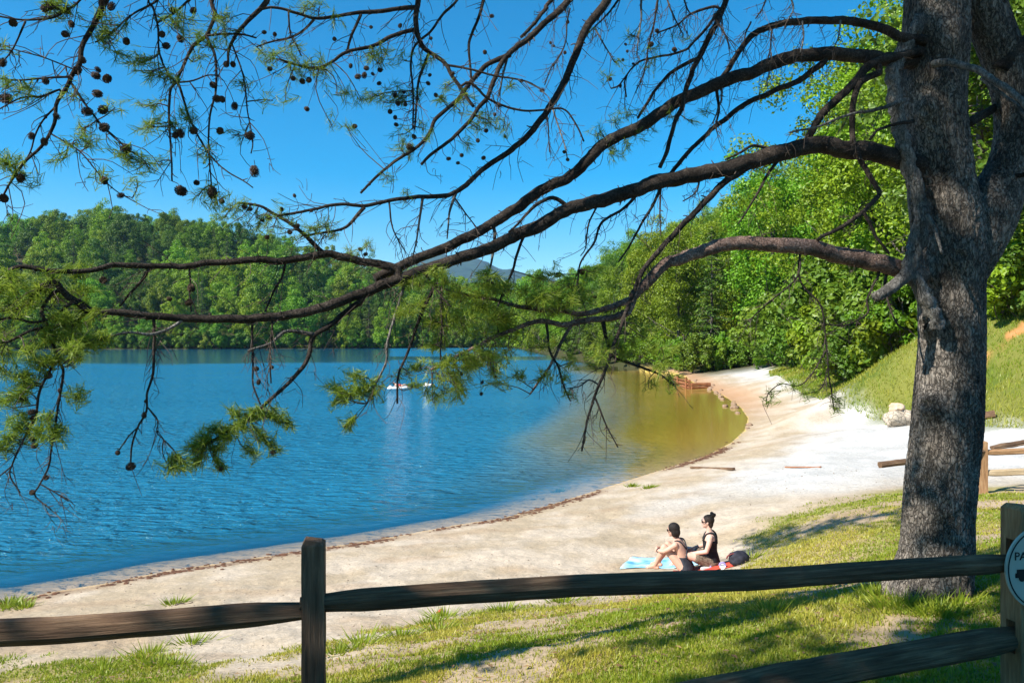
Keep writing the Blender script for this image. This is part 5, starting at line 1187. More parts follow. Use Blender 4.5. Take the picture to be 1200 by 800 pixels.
frail(PLL, rzL2 - 0.02, PL - FD_ * 0.05, rzL2 - 0.01, 0.085, 0.10, 8); frail(PLL, gLL + 0.32, PL - FD_ * 0.05, lzL2, 0.09, 0.11, 9)
frail(PR + FD_ * 0.05, rzR, PRR, gRR + 0.78, 0.085, 0.11, 12); frail(PR + FD_ * 0.05, lzR, PRR, gRR + 0.38, 0.09, 0.12, 14)

# round sign on the near right post
fn = np.array([FD_[1], -FD_[0]])                  # towards the camera side
sc_ = P(1226, 667, 4.1); sgn = empty('sign', (sc_[0] + fn[0] * 0.02, sc_[1] + fn[1] * 0.02, sc_[2]), FA - 0.10)
sgn.location = (PR[0] + FD_[0] * 0.065 + fn[0] * 0.088, PR[1] + FD_[1] * 0.065 + fn[1] * 0.088, P(1226, 667, 4.1)[2])
tag(sgn, 'round pale green sign with black border and truck silhouette on the fence post', 'sign')
M_sign = mat_noise('sign_enamel', (0.40, 0.43, 0.36), (0.46, 0.49, 0.41), 6, 0.5); M_ink = mat_noise('sign_ink', (0.012, 0.012, 0.012), (0.02, 0.02, 0.02), 9, 0.6)
RS = 0.232
def disc(r, y0, y1, n=72, hole=0.0):
    a = np.arange(n) / n * 2 * math.pi; mb = MB(); o = np.stack([np.cos(a) * r, np.sin(a) * r], 1)
    k = np.arange(n); k2 = (k + 1) % n
    if hole == 0:
        V = np.concatenate([np.stack([o[:, 0], np.full(n, y0), o[:, 1]], 1), np.stack([o[:, 0], np.full(n, y1), o[:, 1]], 1), [[0, y0, 0]], [[0, y1, 0]]])
        mb.add(V, np.stack([k, k2, n + k2, n + k], 1)); mb.f.setdefault(3, []).append(np.concatenate([np.stack([np.full(n, 2 * n), k2, k], 1), np.stack([np.full(n, 2 * n + 1), n + k, n + k2], 1)]).astype(np.int32))
    else:
        h = o * hole / r
        V = np.concatenate([np.stack([q[:, 0], np.full(n, yy), q[:, 1]], 1) for q, yy in ((o, y0), (h, y0), (o, y1), (h, y1))])
        for A, B in ((0, 1), (2, 0), (1, 3), (3, 2)): mb.add(V, np.stack([A * n + k, A * n + k2, B * n + k2, B * n + k], 1)) if False else mb.f.setdefault(4, []).append(np.stack([A * n + k, A * n + k2, B * n + k2, B * n + k], 1).astype(np.int32))
        mb.v.append(V); mb.n += len(V)
    return mb.mesh('disc', False)
obj('panel', disc(RS, -0.006, 0.006), M_sign, sgn); obj('border', disc(RS * 0.955, -0.0085, -0.0068, hole=RS * 0.925), M_ink, sgn)
def glyph(name, txt, size, loc):
    cu = bpy.data.curves.new(name, 'FONT'); cu.body = txt; cu.size = size; cu.extrude = 0.0012; cu.align_x = 'LEFT'
    o = bpy.data.objects.new('tmp', cu); COL.objects.link(o); bpy.context.view_layer.update()
    me = bpy.data.meshes.new_from_object(o.evaluated_get(bpy.context.evaluated_depsgraph_get())); COL.objects.unlink(o); bpy.data.objects.remove(o)
    me.materials.clear(); t = obj(name, me, M_ink, sgn, loc); t.rotation_euler = (math.radians(90), 0, 0); return t
glyph('lettering', 'PAR', 0.062, (-0.185, -0.0085, 0.05)); glyph('lettering', 'I', 0.07, (-0.045, -0.0085, -0.105)); glyph('lettering', 'L', 0.07, (-0.06, -0.0085, -0.155))
mb = MB()   # truck silhouette
for (x0, x1, z0, z1) in ((-0.17, -0.10, -0.045, 0.0), (-0.125, -0.085, 0.0, 0.03), (-0.10, 0.17, -0.03, 0.018), (-0.178, -0.165, -0.045, -0.02)):
    add_box(mb, ((x0 + x1) / 2, -0.0078, (z0 + z1) / 2), (x1 - x0, 0.0016, z1 - z0))
for x in (-0.14, 0.02, 0.12):
    a = np.arange(16) / 16 * 6.283; mb.add(np.stack([x + 0.02 * np.cos(a), np.full(16, -0.0090), -0.046 + 0.02 * np.sin(a)], 1), [list(range(16))])
obj('truck_silhouette', mb.mesh('truck'), M_ink, sgn)

# short fence behind the pine
bp_ = P(1151, 577, 15.0); bx0, by0 = bp_[0], bp_[1]; bz = gz(bx0, by0)
f2 = empty('split_rail_fence', (bx0, by0, 0)); tag(f2, 'sunlit orange-brown split-rail fence beside the white sand behind the pine', 'fence')
bd_ = np.array([0.985, -0.17]); ba = math.atan2(bd_[1], bd_[0]); pz = P(1151, 516, 15)[2]
r1 = P(1158, 530, 15)[2]; r2 = P(1158, 554, 15)[2]
o = obj('post', post_mesh(bz - 0.3, pz, 0.16, 0.13, ba, [(r2 - 0.07, r2 + 0.08), (r1 - 0.07, r1 + 0.08)], 51), M_fresh, f2)
e2 = bd_ * 3.2; g2_ = gz(bx0 + e2[0], by0 + e2[1])
o = obj('post', post_mesh(g2_ - 0.3, g2_ + 1.0, 0.15, 0.13, ba, [(g2_ + 0.3, g2_ + 0.45), (g2_ + 0.66, g2_ + 0.82)], 53), M_fresh, f2); o.location = (e2[0], e2[1], 0)
obj('rail', rail_mesh((-0.05, 0.01, r1), (e2[0], e2[1], g2_ + 0.74), 0.10, 0.13, 55), M_fresh, f2); obj('rail', rail_mesh((-0.05, 0.01, r2), (e2[0], e2[1], g2_ + 0.37), 0.10, 0.12, 57), M_pale, f2)
sl = P(1031, 545, 14.2); o = obj('rail', rail_mesh((0.02, -0.01, r1 + 0.03), (sl[0] - bx0, sl[1] - by0, sl[2]), 0.10, 0.11, 59, taper=False), M_rail, f2); tag(o, 'loose dark rail sticking out past the pine trunk')
e3 = np.array([2.2, 0.9]); obj('rail', rail_mesh((0.35, 0.25, r1 + 0.05), (e3[0], e3[1], r1 + 0.22), 0.10, 0.10, 61), M_rail, f2)

# ------------------------------------------------------------------ small things on the beach
def rock_mesh(seed, s, name='boulder', amp=0.30, src=None):
    v, f = src or ICO3; n = fbm(v[:, 0] * 1.3 + seed, v[:, 1] * 1.3, v[:, 2] * 1.3, seed, 4); n2 = fbm(v[:, 0] * 5 + seed, v[:, 1] * 5, v[:, 2] * 5, seed + 3, 3)
    c = np.round(v * 2.2) / 2.2
    return mesh_np(name, (v * 0.8 + c * 0.2) * (1 + amp * 2 * (n - 0.5) + 0.14 * (n2 - 0.5))[:, None] * np.array(s), f, True)
def crackle(name, c1, c2, sc):
    m, N, L, b = mat_new(name); tc = N.new('ShaderNodeTexCoord'); vo = N.new('ShaderNodeTexVoronoi'); vo.feature = 'DISTANCE_TO_EDGE'; vo.inputs['Scale'].default_value = sc; L.new(tc.outputs['Object'], vo.inputs['Vector'])
    nz = N.new('ShaderNodeTexNoise'); nz.inputs['Scale'].default_value = sc * 0.8; nz.inputs['Detail'].default_value = 7; L.new(tc.outputs['Object'], nz.inputs['Vector'])
    mx = N.new('ShaderNodeMix'); mx.data_type = 'RGBA'; mx.inputs[6].default_value = (*c1, 1); mx.inputs[7].default_value = (*c2, 1); L.new(nz.outputs[0], mx.inputs[0])
    mr = N.new('ShaderNodeMapRange'); mr.inputs[2].default_value = 0.09; mr.inputs[3].default_value = 0.5; mr.inputs[4].default_value = 1.0; L.new(vo.outputs['Distance'], mr.inputs[0])
    vm = N.new('ShaderNodeVectorMath'); vm.operation = 'SCALE'; L.new(mx.outputs[2], vm.inputs[0]); L.new(mr.outputs[0], vm.inputs['Scale']); L.new(vm.outputs[0], b.inputs['Base Color']); b.inputs['Roughness'].default_value = 0.9
    bp = N.new('ShaderNodeBump'); bp.inputs['Distance'].default_value = 0.04; bp.inputs['Strength'].default_value = 0.8; L.new(mr.outputs[0], bp.inputs['Height']); L.new(bp.outputs[0], b.inputs['Normal']); return m
M_pbl = crackle('pale_stone', (0.40, 0.32, 0.23), (0.55, 0.47, 0.37), 5); M_rock = mat_noise('brown_stone', (0.16, 0.10, 0.065), (0.36, 0.25, 0.17), 3, 0.9, 0.7); M_pinkr = mat_noise('pink_stone', (0.48, 0.28, 0.19), (0.66, 0.52, 0.38), 3, 0.9, 0.6)
h = hit(1056, 499, 10); o = obj('boulder', rock_mesh(13, (0.60, 0.42, 0.40), amp=0.5), M_pbl, None, (h[0], h[1], h[2] + 0.26)); tag(o, 'pale cracked boulder half hidden behind the pine trunk', 'boulder', 'boulders by the bank')
o = obj('boulder', rock_mesh(18, (0.27, 0.22, 0.19), amp=0.55), M_pinkr, None, (h[0] - 0.14, h[1], h[2] + 0.68)); tag(o, 'small pinkish rock sitting on top of the pale boulder', 'boulder', 'boulders by the bank')
def log(name, px0, py0, px1, py1, w, seed, m, label, cat='log', lift=0.45):
    a = hit(px0, py0, 8); b = hit(px1, py1, 8); c = (a + b) / 2
    o = obj(name, rail_mesh(a - c + [0, 0, w * lift], b - c + [0, 0, w * lift], w, w * 0.8, seed, name, taper=False, seg=24), m, None, c); tag(o, label, cat); return o
log('log', 810, 549, 860, 551, 0.10, 71, M_rail, 'weathered timber half buried in the sand near the cove')
log('log', 920, 548, 962, 548, 0.045, 73, M_red, 'thin reddish timber lying on the white sand')
log('log', 1150, 492, 1166, 489, 0.30, 75, M_rail, 'dark low elongated piece at the foot of the grassy bank right of the pine')
log('stick', 205, 709, 226, 706, 0.02, 77, M_twig, 'thin brown stick lying on the tan sand near the water', 'stick')
# timber retaining wall in the cove
tw = hit(808, 455, 20); rw_ = empty('retaining_wall', (tw[0], tw[1], 0)); tag(rw_, 'low reddish timber retaining wall at the end of the beach', 'wall')
dA = np.array([-0.05, 6.0]); dB = np.array([2.0, 0.5])
for k in range(3):
    z = 0.05 + k * 0.29
    obj('timber', rail_mesh((0, 0, z), (dA[0], dA[1], z), 0.26, 0.275, 80 + k, 'timber', False, 8, 14), M_red, rw_)
    if k < 2: obj('timber', rail_mesh((0.16, 0, z), (dB[0], dB[1], z), 0.26, 0.275, 90 + k, 'timber', False, 8, 14), M_red, rw_)
for k in range(2):
    mb = MB(); add_tube(mb, np.array([[-0.2, 0.5 + k * 3.5, -0.8], [-0.2, 0.5 + k * 3.5, 1.0]]), [0.11, 0.11], 8); me = mb.mesh('stake'); vattr(me, 'grain', np.zeros((len(me.vertices), 4))); obj('stake', me, M_red, rw_)
RKM = [rock_mesh(40 + k, (1, 0.8, 0.6), 'rock', 0.3, ICO2) for k in range(3)]
for m in RKM: m.materials.append(M_rock)
RK = [(824, 452), (829, 455), (834, 457), (838, 460), (843, 462), (848, 465), (853, 468), (858, 471), (862, 474), (866, 478), (870, 484), (828, 450), (842, 458), (818, 447), (814, 446), (777, 437), (768, 436), (856, 476), (846, 461), (836, 452), (878, 502), (884, 498)]
for k, (u, v) in enumerate(RK):
    c = hit(u, v, 20); o = obj('rock', RKM[k % 3], None, None, (c[0] + R.uniform(-.4, .4), c[1], c[2])); s = R.uniform(0.12, 0.32); o.scale = (s, s, s); o.rotation_euler = (0, 0, R.uniform(0, 6))
    tag(o, 'brown rock on the waterline of the cove', 'rock', 'rocks along the cove waterline')
# dock on the far shore
dk = PW(188, 408.0); dock = empty('dock', (dk[0], dk[1], 0)); tag(dock, 'low wooden dock under the trees on the far shore', 'dock')
for k in range(10):
    mb = MB(); add_box(mb, (-8 + k * 1.8, 0, 0.75), (1.7, 2.2, 0.14)); me = mb.mesh('plank'); vattr(me, 'grain', np.random.default_rng(k).random((8, 4)) * 3); obj('plank', me, M_pale, dock)
for k in range(4):
    mb = MB(); add_tube(mb, np.array([[-7.5 + k * 5, -0.6, -1.5], [-7.5 + k * 5, -0.6, 1.3]]), [0.16, 0.16], 8); me = mb.mesh('pile'); vattr(me, 'grain', np.zeros((len(me.vertices), 4))); obj('pile', me, M_rail, dock)

# ------------------------------------------------------------------ people
M_skin = mat_noise('skin', (0.50, 0.29, 0.21), (0.60, 0.37, 0.28), 9, 0.55, 0.0, spec=0.35); M_skin2 = mat_noise('fair_skin', (0.58, 0.35, 0.27), (0.68, 0.44, 0.35), 9, 0.55, spec=0.35)
M_hair = mat_noise('dark_hair', (0.008, 0.006, 0.005), (0.022, 0.016, 0.012), 40, 0.6, 0.6, 120, stretch=(1, 1, 0.3)); M_hair2 = mat_noise('brown_hair', (0.012, 0.008, 0.006), (0.035, 0.022, 0.015), 40, 0.6, 0.6, 120, stretch=(1, 1, 0.3))
M_suit = mat_noise('navy_swimsuit', (0.018, 0.02, 0.028), (0.035, 0.038, 0.05), 20, 0.7); M_top = mat_noise('black_top', (0.010, 0.010, 0.012), (0.02, 0.02, 0.022), 30, 0.8, 0.4)
M_short = mat_noise('patterned_shorts', (0.06, 0.04, 0.03), (0.25, 0.19, 0.14), 45, 0.85); M_lens = mat_noise('dark_lens', (0.01, 0.01, 0.01), (0.015, 0.015, 0.015), 5, 0.2)
def ell(mb, c, r, M=None):
    v, f = ICO2; w = v * np.array(r)
    if M is not None: w = w @ np.asarray(M).T
    mb.add(w + np.asarray(c, float), f)
def limb_(mb, pts, rad_, ellp=1.0, up0=None):
    p = np.array([[*a, r] for a, r in zip(pts, rad_)], float); c = catmull(p, 4 * len(pts) + 4); add_tube(mb, c[:, :3], np.maximum(c[:, 3], 0.004), 12, ell=ellp, up0=up0)
    ell(mb, pts[0], [rad_[0]] * 3); ell(mb, pts[-1], [rad_[-1]] * 3)
def remeshed(mb, name, vox, smooth=3):
    me = mb.mesh('tmp'); o = bpy.data.objects.new('tmp', me); COL.objects.link(o)
    m = o.modifiers.new('r', 'REMESH'); m.mode = 'VOXEL'; m.voxel_size = vox; m.use_smooth_shade = True
    s = o.modifiers.new('s', 'SMOOTH'); s.iterations = smooth; s.factor = 0.5
    bpy.context.view_layer.update(); r = bpy.data.meshes.new_from_object(o.evaluated_get(bpy.context.evaluated_depsgraph_get())); r.name = name
    COL.objects.unlink(o); bpy.data.objects.remove(o); return r
def hand(mb, wrist, dirv, palm_n, curl=0.5):
    d = np.array(dirv, float); d /= np.linalg.norm(d); n = np.array(palm_n, float); n -= d * (n @ d); n /= np.linalg.norm(n); s = np.cross(d, n); w = np.array(wrist, float)
    M = np.stack([d, s, n], 1); ell(mb, w + d * 0.045, (0.05, 0.04, 0.017), M)
    for k, (o, l) in enumerate(((-0.030, 0.062), (-0.010, 0.074), (0.010, 0.070), (0.029, 0.054))):
        a = w + d * 0.085 + s * o; b_ = a + d * l * 0.55 + s * o * 0.3 + n * curl * 0.012; c = b_ + d * l * 0.5 * (1 - curl * 0.6) + n * curl * 0.035; limb_(mb, [a - d * 0.02, b_, c], [0.0095, 0.009, 0.0075])
    a = w + d * 0.03 - s * 0.034; limb_(mb, [a, a + d * 0.03 - s * 0.022 + n * 0.01, a + d * 0.058 - s * 0.026 + n * 0.024], [0.012, 0.0105, 0.0085])
def foot(mb, ankle, fwd):
    f = np.array(fwd, float); f /= np.linalg.norm(f); a = np.array(ankle, float)
    limb_(mb, [a, a + f * 0.04 + [0, 0, -0.02], a + f * 0.12 + [0, 0, -0.045]], [0.036, 0.038, 0.030]); limb_(mb, [a - f * 0.045 + [0, 0, -0.035], a + [0, 0, -0.035]], [0.030, 0.034])
    s = np.array([-f[1], f[0], 0])
    for k, o in enumerate((-0.028, -0.013, 0.0, 0.013, 0.025)): limb_(mb, [a + f * 0.12 + s * o + [0, 0, -0.052], a + f * (0.165 - 0.008 * abs(k)) + s * o + [0, 0, -0.058]], [0.012, 0.009])
def head(mb, c, yaw, pitch=0.0):
    cy, sy = math.cos(yaw), math.sin(yaw); cp_, sp = math.cos(pitch), math.sin(pitch); M = np.array([[cy, -sy, 0], [sy, cy, 0], [0, 0, 1]]) @ np.array([[cp_, 0, sp], [0, 1, 0], [-sp, 0, cp_]])
    A = lambda p: np.array(c) + M @ np.array(p, float)
    ell(mb, A((-0.008, 0, 0.03)), (0.094, 0.076, 0.088), M); ell(mb, A((0.022, 0, -0.025)), (0.066, 0.060, 0.080), M); ell(mb, A((0.060, 0, -0.085)), (0.024, 0.026, 0.020), M)
    ell(mb, A((0.086, 0, -0.014)), (0.017, 0.011, 0.024), M); ell(mb, A((0.076, 0, -0.050)), (0.012, 0.022, 0.007), M); ell(mb, A((0.074, 0, -0.062)), (0.012, 0.019, 0.007), M); ell(mb, A((0.074, 0, 0.030)), (0.016, 0.045, 0.010), M)
    for q in (-1, 1): ell(mb, A((-0.002, q * 0.078, -0.005)), (0.018, 0.008, 0.028), M); ell(mb, A((0.072, q * 0.030, 0.008)), (0.012, 0.014, 0.010), M)
    return A, M

def torso(mb, levels, grow=0.0, z0=None, z1=None):
    """stack of ellipses: (centre, half width y, half depth x)"""
    V = []; n = 24; a = np.arange(n) / n * 2 * math.pi
    for c, wy, wx in levels: V.append(np.stack([c[0] + np.cos(a) * (wx + grow), c[1] + np.sin(a) * (wy + grow), np.full(n, c[2])], 1))
    V = np.concatenate(V); m = len(levels); i = np.arange(m - 1)[:, None] * n; j = np.arange(n)[None]; j2 = (j + 1) % n
    Q = np.stack([i + j, i + j2, i + n + j2, i + n + j], -1).reshape(-1, 4); V = np.concatenate([V, [levels[0][0]], [levels[-1][0]]]); k = np.arange(n); k2 = (k + 1) % n
    mb.add(V, Q); mb.f.setdefault(3, []).append((np.concatenate([np.stack([np.full(n, m * n), k2, k], 1), np.stack([np.full(n, m * n + 1), (m - 1) * n + k, (m - 1) * n + k2], 1)]) + mb.n - len(V)).astype(np.int32))
def lv(a, b, n=14): return [(np.array(a[0]) * (1 - t) + np.array(b[0]) * t, a[1] * (1 - t) + b[1] * t, a[2] * (1 - t) + b[2] * t) for t in np.linspace(0, 1, n)]
def refine(key, n=40):
    arr = np.array([[*c, wy, wx] for c, wy, wx in key], float); z = arr[:, 2]; t = np.linspace(z[0], z[-1], n)
    cc = catmull(arr, n); return [(r[:3], r[3], r[4]) for r in cc]

# seated woman with her knees drawn up
def woman_hugging():
    c = hit(803, 672, 8); e = empty('person', (c[0], c[1], c[2] + 0.02), math.radians(152)); e.scale = (0.93,) * 3; tag(e, 'person in dark cross-back swimsuit hugging her knees on the blue towel', 'person', 'people sitting on the beach')
    key = [((-0.02, 0, 0.005), 0.165, 0.12), ((-0.02, 0, 0.07), 0.185, 0.135), ((0.0, 0, 0.15), 0.165, 0.12), ((0.035, 0, 0.25), 0.135, 0.10), ((0.07, 0, 0.35), 0.145, 0.105), ((0.10, 0, 0.44), 0.165, 0.10), ((0.125, 0, 0.50), 0.16, 0.085), ((0.14, 0, 0.545), 0.085, 0.06)]
    mb = MB(); torso(mb, refine(key)); hd = (0.21, 0.01, 0.695)
    limb_(mb, [(0.13, 0, 0.52), (0.155, 0, 0.57), (0.185, 0.005, 0.63)], [0.058, 0.05, 0.05]); A, M = head(mb, hd, 0.15, 0.12)
    for q in (-1, 1):
        hip = (0.0, q * 0.095, 0.09); kn = (0.33, q * 0.11, 0.41); an = (0.50, q * 0.10, 0.075)
        limb_(mb, [hip, (0.16, q * 0.11, 0.25), kn], [0.092, 0.078, 0.058]); limb_(mb, [kn, (0.40, q * 0.108, 0.27), (0.46, q * 0.102, 0.16), an], [0.056, 0.055, 0.043, 0.034]); foot(mb, an, (1, q * 0.1, 0))
        s_ = (0.125, q * 0.165, 0.485); el = (0.30, q * 0.225, 0.37); wr = (0.46, q * 0.09, 0.335)
        limb_(mb, [s_, (0.21, q * 0.205, 0.425), el], [0.050, 0.043, 0.036]); limb_(mb, [el, (0.385, q * 0.17, 0.355), wr], [0.036, 0.035, 0.024]); hand(mb, wr, (0.55, -q * 0.85, -0.05), (-0.8, -q * 0.5, -0.1), 0.8)
    obj('body', remeshed(mb, 'body', 0.0075), M_skin, e)
    # swimsuit: seat and front, low back, straps crossing between the shoulder blades
    mb = MB(); torso(mb, refine(key[:5], 24)[1:19], 0.008); obj('swimsuit', remeshed(mb, 'swimsuit', 0.008, 2), M_suit, e)
    mb = MB()
    for q in (-1, 1):
        limb_(mb, [(-0.045, -q * 0.085, 0.275), (-0.030, 0.0 - q * 0.02, 0.37), (0.0, q * 0.055, 0.45), (0.055, q * 0.10, 0.535), (0.13, q * 0.105, 0.545), (0.19, q * 0.10, 0.48)], [0.016, 0.014, 0.012, 0.011, 0.011, 0.012])
    obj('strap', remeshed(mb, 'strap', 0.007, 1), M_suit, e)
    mb = MB(); ell(mb, A((-0.022, 0, 0.035)), (0.103, 0.092, 0.098), M); ell(mb, A((-0.06, 0, -0.03)), (0.062, 0.085, 0.095), M); ell(mb, A((-0.055, 0, -0.09)), (0.045, 0.065, 0.05), M)
    for q in (-1, 1): ell(mb, A((-0.02, q * 0.072, -0.03)), (0.045, 0.022, 0.08), M)
    obj('hair', remeshed(mb, 'hair', 0.008, 2), M_hair, e)
    mb = MB(); add_box(mb, A((0.088, 0, 0.012)), (0.012, 0.13, 0.032), M); add_box(mb, A((0.04, 0.078, 0.015)), (0.10, 0.006, 0.010), M); add_box(mb, A((0.04, -0.078, 0.015)), (0.10, 0.006, 0.010), M); obj('sunglasses', mb.mesh('sunglasses'), M_lens, e)
    mb = MB(); add_tube(mb, np.array([(0.425, 0.122, 0.343), (0.445, 0.105, 0.339)]), [0.037, 0.036], 14, cap=False); add_box(mb, (0.435, 0.13, 0.372), (0.035, 0.035, 0.012)); obj('wristband', mb.mesh('wristband'), M_lens, e)
    return c
def woman_upright():
    c = hit(832, 664, 8); e = empty('person', (c[0], c[1], c[2] + 0.02), math.radians(166)); e.scale = (0.93,) * 3; tag(e, 'person in black top, sunglasses and hair bun sitting on the red towel', 'person', 'people sitting on the beach')
    key = [((-0.02, 0, 0.005), 0.175, 0.13), ((-0.02, 0, 0.07), 0.195, 0.14), ((-0.015, 0, 0.16), 0.172, 0.125), ((-0.005, 0, 0.27), 0.142, 0.105), ((0.0, 0, 0.37), 0.150, 0.11), ((0.0, 0, 0.47), 0.170, 0.105), ((-0.005, 0, 0.535), 0.168, 0.085), ((0.0, 0, 0.58), 0.085, 0.06)]
    mb = MB(); torso(mb, refine(key)); hd = (0.045, 0, 0.745)
    limb_(mb, [(0.0, 0, 0.56), (0.012, 0, 0.61), (0.025, 0, 0.68)], [0.058, 0.05, 0.05]); A, M = head(mb, hd, 0.05, -0.03)
    for q in (-1, 1):
        hip = (0.0, q * 0.10, 0.095); kn = (0.40, q * 0.20, 0.20); an = (0.56, -q * 0.06, 0.085)
        limb_(mb, [hip, (0.20, q * 0.155, 0.16), kn], [0.096, 0.082, 0.060]); limb_(mb, [kn, (0.47, q * 0.10, 0.16), an], [0.058, 0.054, 0.036]); foot(mb, an, (0.5, -q * 0.9, 0))
        s_ = (0.0, q * 0.175, 0.525); el = (0.06, q * 0.235, 0.30); wr = (0.27, q * 0.17, 0.245)
        limb_(mb, [s_, (0.02, q * 0.215, 0.42), el], [0.052, 0.045, 0.037]); limb_(mb, [el, (0.165, q * 0.21, 0.27), wr], [0.037, 0.036, 0.025]); hand(mb, wr, (0.95, -q * 0.15, -0.2), (0.1, -q * 0.2, -1), 0.35)
    obj('body', remeshed(mb, 'body', 0.0075), M_skin2, e)
    mb = MB(); torso(mb, refine(key[:6], 30)[4:29], 0.011)
    obj('top', remeshed(mb, 'top', 0.008, 2), M_top, e)
    mb = MB()
    for q in (-1, 1): limb_(mb, [(-0.105, q * 0.07, 0.42), (-0.095, q * 0.09, 0.52), (-0.03, q * 0.105, 0.585), (0.06, q * 0.095, 0.55), (0.11, q * 0.08, 0.45)], [0.026, 0.022, 0.018, 0.018, 0.022])
    obj('strap', remeshed(mb, 'strap', 0.007, 1), M_top, e)
    mb = MB(); torso(mb, refine(key[:3], 12)[0:8], 0.014)
    for q in (-1, 1): limb_(mb, [(0.0, q * 0.10, 0.095), (0.13, q * 0.135, 0.14), (0.20, q * 0.155, 0.16)], [0.108, 0.102, 0.096])
    obj('shorts', remeshed(mb, 'shorts', 0.009, 2), M_short, e)
    mb = MB(); ell(mb, A((-0.022, 0, 0.04)), (0.100, 0.086, 0.092), M); ell(mb, A((-0.055, 0, -0.02)), (0.05, 0.076, 0.085), M)
    ell(mb, A((-0.09, 0, 0.125)), (0.048, 0.048, 0.044), M); ell(mb, A((-0.115, 0.02, 0.14)), (0.028, 0.028, 0.026), M); ell(mb, A((-0.07, -0.02, 0.155)), (0.03, 0.03, 0.026), M)
    obj('hair', remeshed(mb, 'hair', 0.008, 2), M_hair2, e)
    mb = MB(); add_box(mb, A((0.090, 0, 0.012)), (0.012, 0.13, 0.034), M); add_box(mb, A((0.04, 0.079, 0.015)), (0.10, 0.006, 0.012), M); add_box(mb, A((0.04, -0.079, 0.015)), (0.10, 0.006, 0.012), M); obj('sunglasses', mb.mesh('sunglasses'), M_lens, e)
    return c
ca = woman_hugging(); cb = woman_upright()
def towel(cx, cy, w, l, rz, seed, m, label):
    n, k = 34, 22; X, Y_ = np.meshgrid(np.linspace(-l / 2, l / 2, n), np.linspace(-w / 2, w / 2, k)); c, s = math.cos(rz), math.sin(rz)
    x = cx + X * c - Y_ * s + (fbm(X * 3, Y_ * 3, seed=seed) - 0.5) * 0.08; y = cy + X * s + Y_ * c + (fbm(X * 3, Y_ * 3, seed=seed + 1) - 0.5) * 0.08
    z = ground(x, y) + 0.016 + 0.045 * np.maximum(0, fbm(X * 5, Y_ * 5, seed=seed + 2, oct=3) - 0.48)
    i = np.arange(k - 1)[:, None] * n; j = np.arange(n - 1)[None]; Q = np.stack([i + j, i + j + 1, i + n + j + 1, i + n + j], -1).reshape(-1, 4)
    o = obj('towel', mesh_np('towel', np.stack([x.ravel() - cx, y.ravel() - cy, z.ravel()], 1), Q, True), m, None, (cx, cy, 0))
    sd_ = o.modifiers.new('thick', 'SOLIDIFY'); sd_.thickness = 0.008; tag(o, label, 'towel', 'towels on the sand'); return o
M_blue = mat_noise('blue_towel', (0.10, 0.36, 0.58), (0.50, 0.68, 0.76), 4.5, 0.9, 0.4, 60, detail=1); M_redt = mat_noise('red_towel', (0.50, 0.045, 0.03), (0.60, 0.09, 0.05), 8, 0.9, 0.4, 60)
tc_ = hit(777, 662, 8); towel(tc_[0], tc_[1], 0.9, 1.3, math.radians(-22), 5, M_blue, 'pale blue patterned beach towel under the person hugging her knees')
towel(cb[0] - 0.05, cb[1] - 0.02, 0.8, 1.1, math.radians(-16), 9, M_redt, 'red beach towel under the person in the black top')
bg_ = hit(866, 661, 8); M_bag = mat_noise('navy_bag', (0.010, 0.011, 0.018), (0.03, 0.03, 0.045), 12, 0.75, 0.5, 20); bagE = empty('bag', tuple(bg_)); bagE.scale = (0.8,) * 3; tag(bagE, 'dark slouching beach bag beside the red towel', 'bag')
v, f = ICO3; nn = fbm(v[:, 0] * 2, v[:, 1] * 2, v[:, 2] * 2, 4); bv = v * np.array([0.19, 0.14, 0.15]) * (0.8 + 0.5 * nn)[:, None]; bv[:, 2] = np.maximum(bv[:, 2], -0.10) + 0.105
obj('pouch', mesh_np('pouch', bv, f, True), M_bag, bagE); mb = MB(); t = np.linspace(0, math.pi, 14); add_tube(mb, np.stack([np.cos(t) * 0.15 - 0.10, np.full(14, -0.05), 0.12 + np.sin(t) * 0.10], 1), 0.014, 6); obj('handle', mb.mesh('handle'), mat_noise('maroon_strap', (0.12, 0.03, 0.03), (0.2, 0.05, 0.05), 9, 0.8), bagE)
# sandals by the towel
M_sand1 = mat_noise('violet_rubber', (0.25, 0.2, 0.45), (0.34, 0.3, 0.55), 9, 0.6); M_sand2 = mat_noise('white_sole', (0.7, 0.68, 0.65), (0.8, 0.78, 0.75), 9, 0.6)
for k, (u, v_) in enumerate(((829, 667), (847, 666))):
    c = hit(u, v_, 8); s = empty('sandal', (c[0], c[1], c[2] + 0.01), 0.4 + k); tag(s, ('violet and white sandal on the sand nearest the fence' if k == 0 else 'violet and white sandal lying by the red towel corner'), 'sandal', 'sandals beside the towels')
    a = np.arange(20) / 20 * 6.283; pr = np.stack([0.13 * np.cos(a), (0.045 + 0.008 * np.cos(a)) * np.sin(a)], 1); V = np.concatenate([np.c_[pr, np.zeros(20)], np.c_[pr, np.full(20, 0.03)]]); mb = MB(); q = np.arange(20); q2 = (q + 1) % 20
    mb.add(V, np.stack([q, q2, 20 + q2, 20 + q], 1)); mb.f.setdefault(20, []).append(np.array([list(range(20, 40)), list(range(19, -1, -1))], np.int32)); obj('sole', mb.mesh('sole'), M_sand2, s)
    t = np.linspace(0, math.pi, 10); mb = MB(); add_tube(mb, np.stack([np.full(10, 0.03), np.cos(t) * 0.045, 0.03 + np.sin(t) * 0.045], 1), 0.016, 6); obj('strap', mb.mesh('strap'), M_sand1, s)
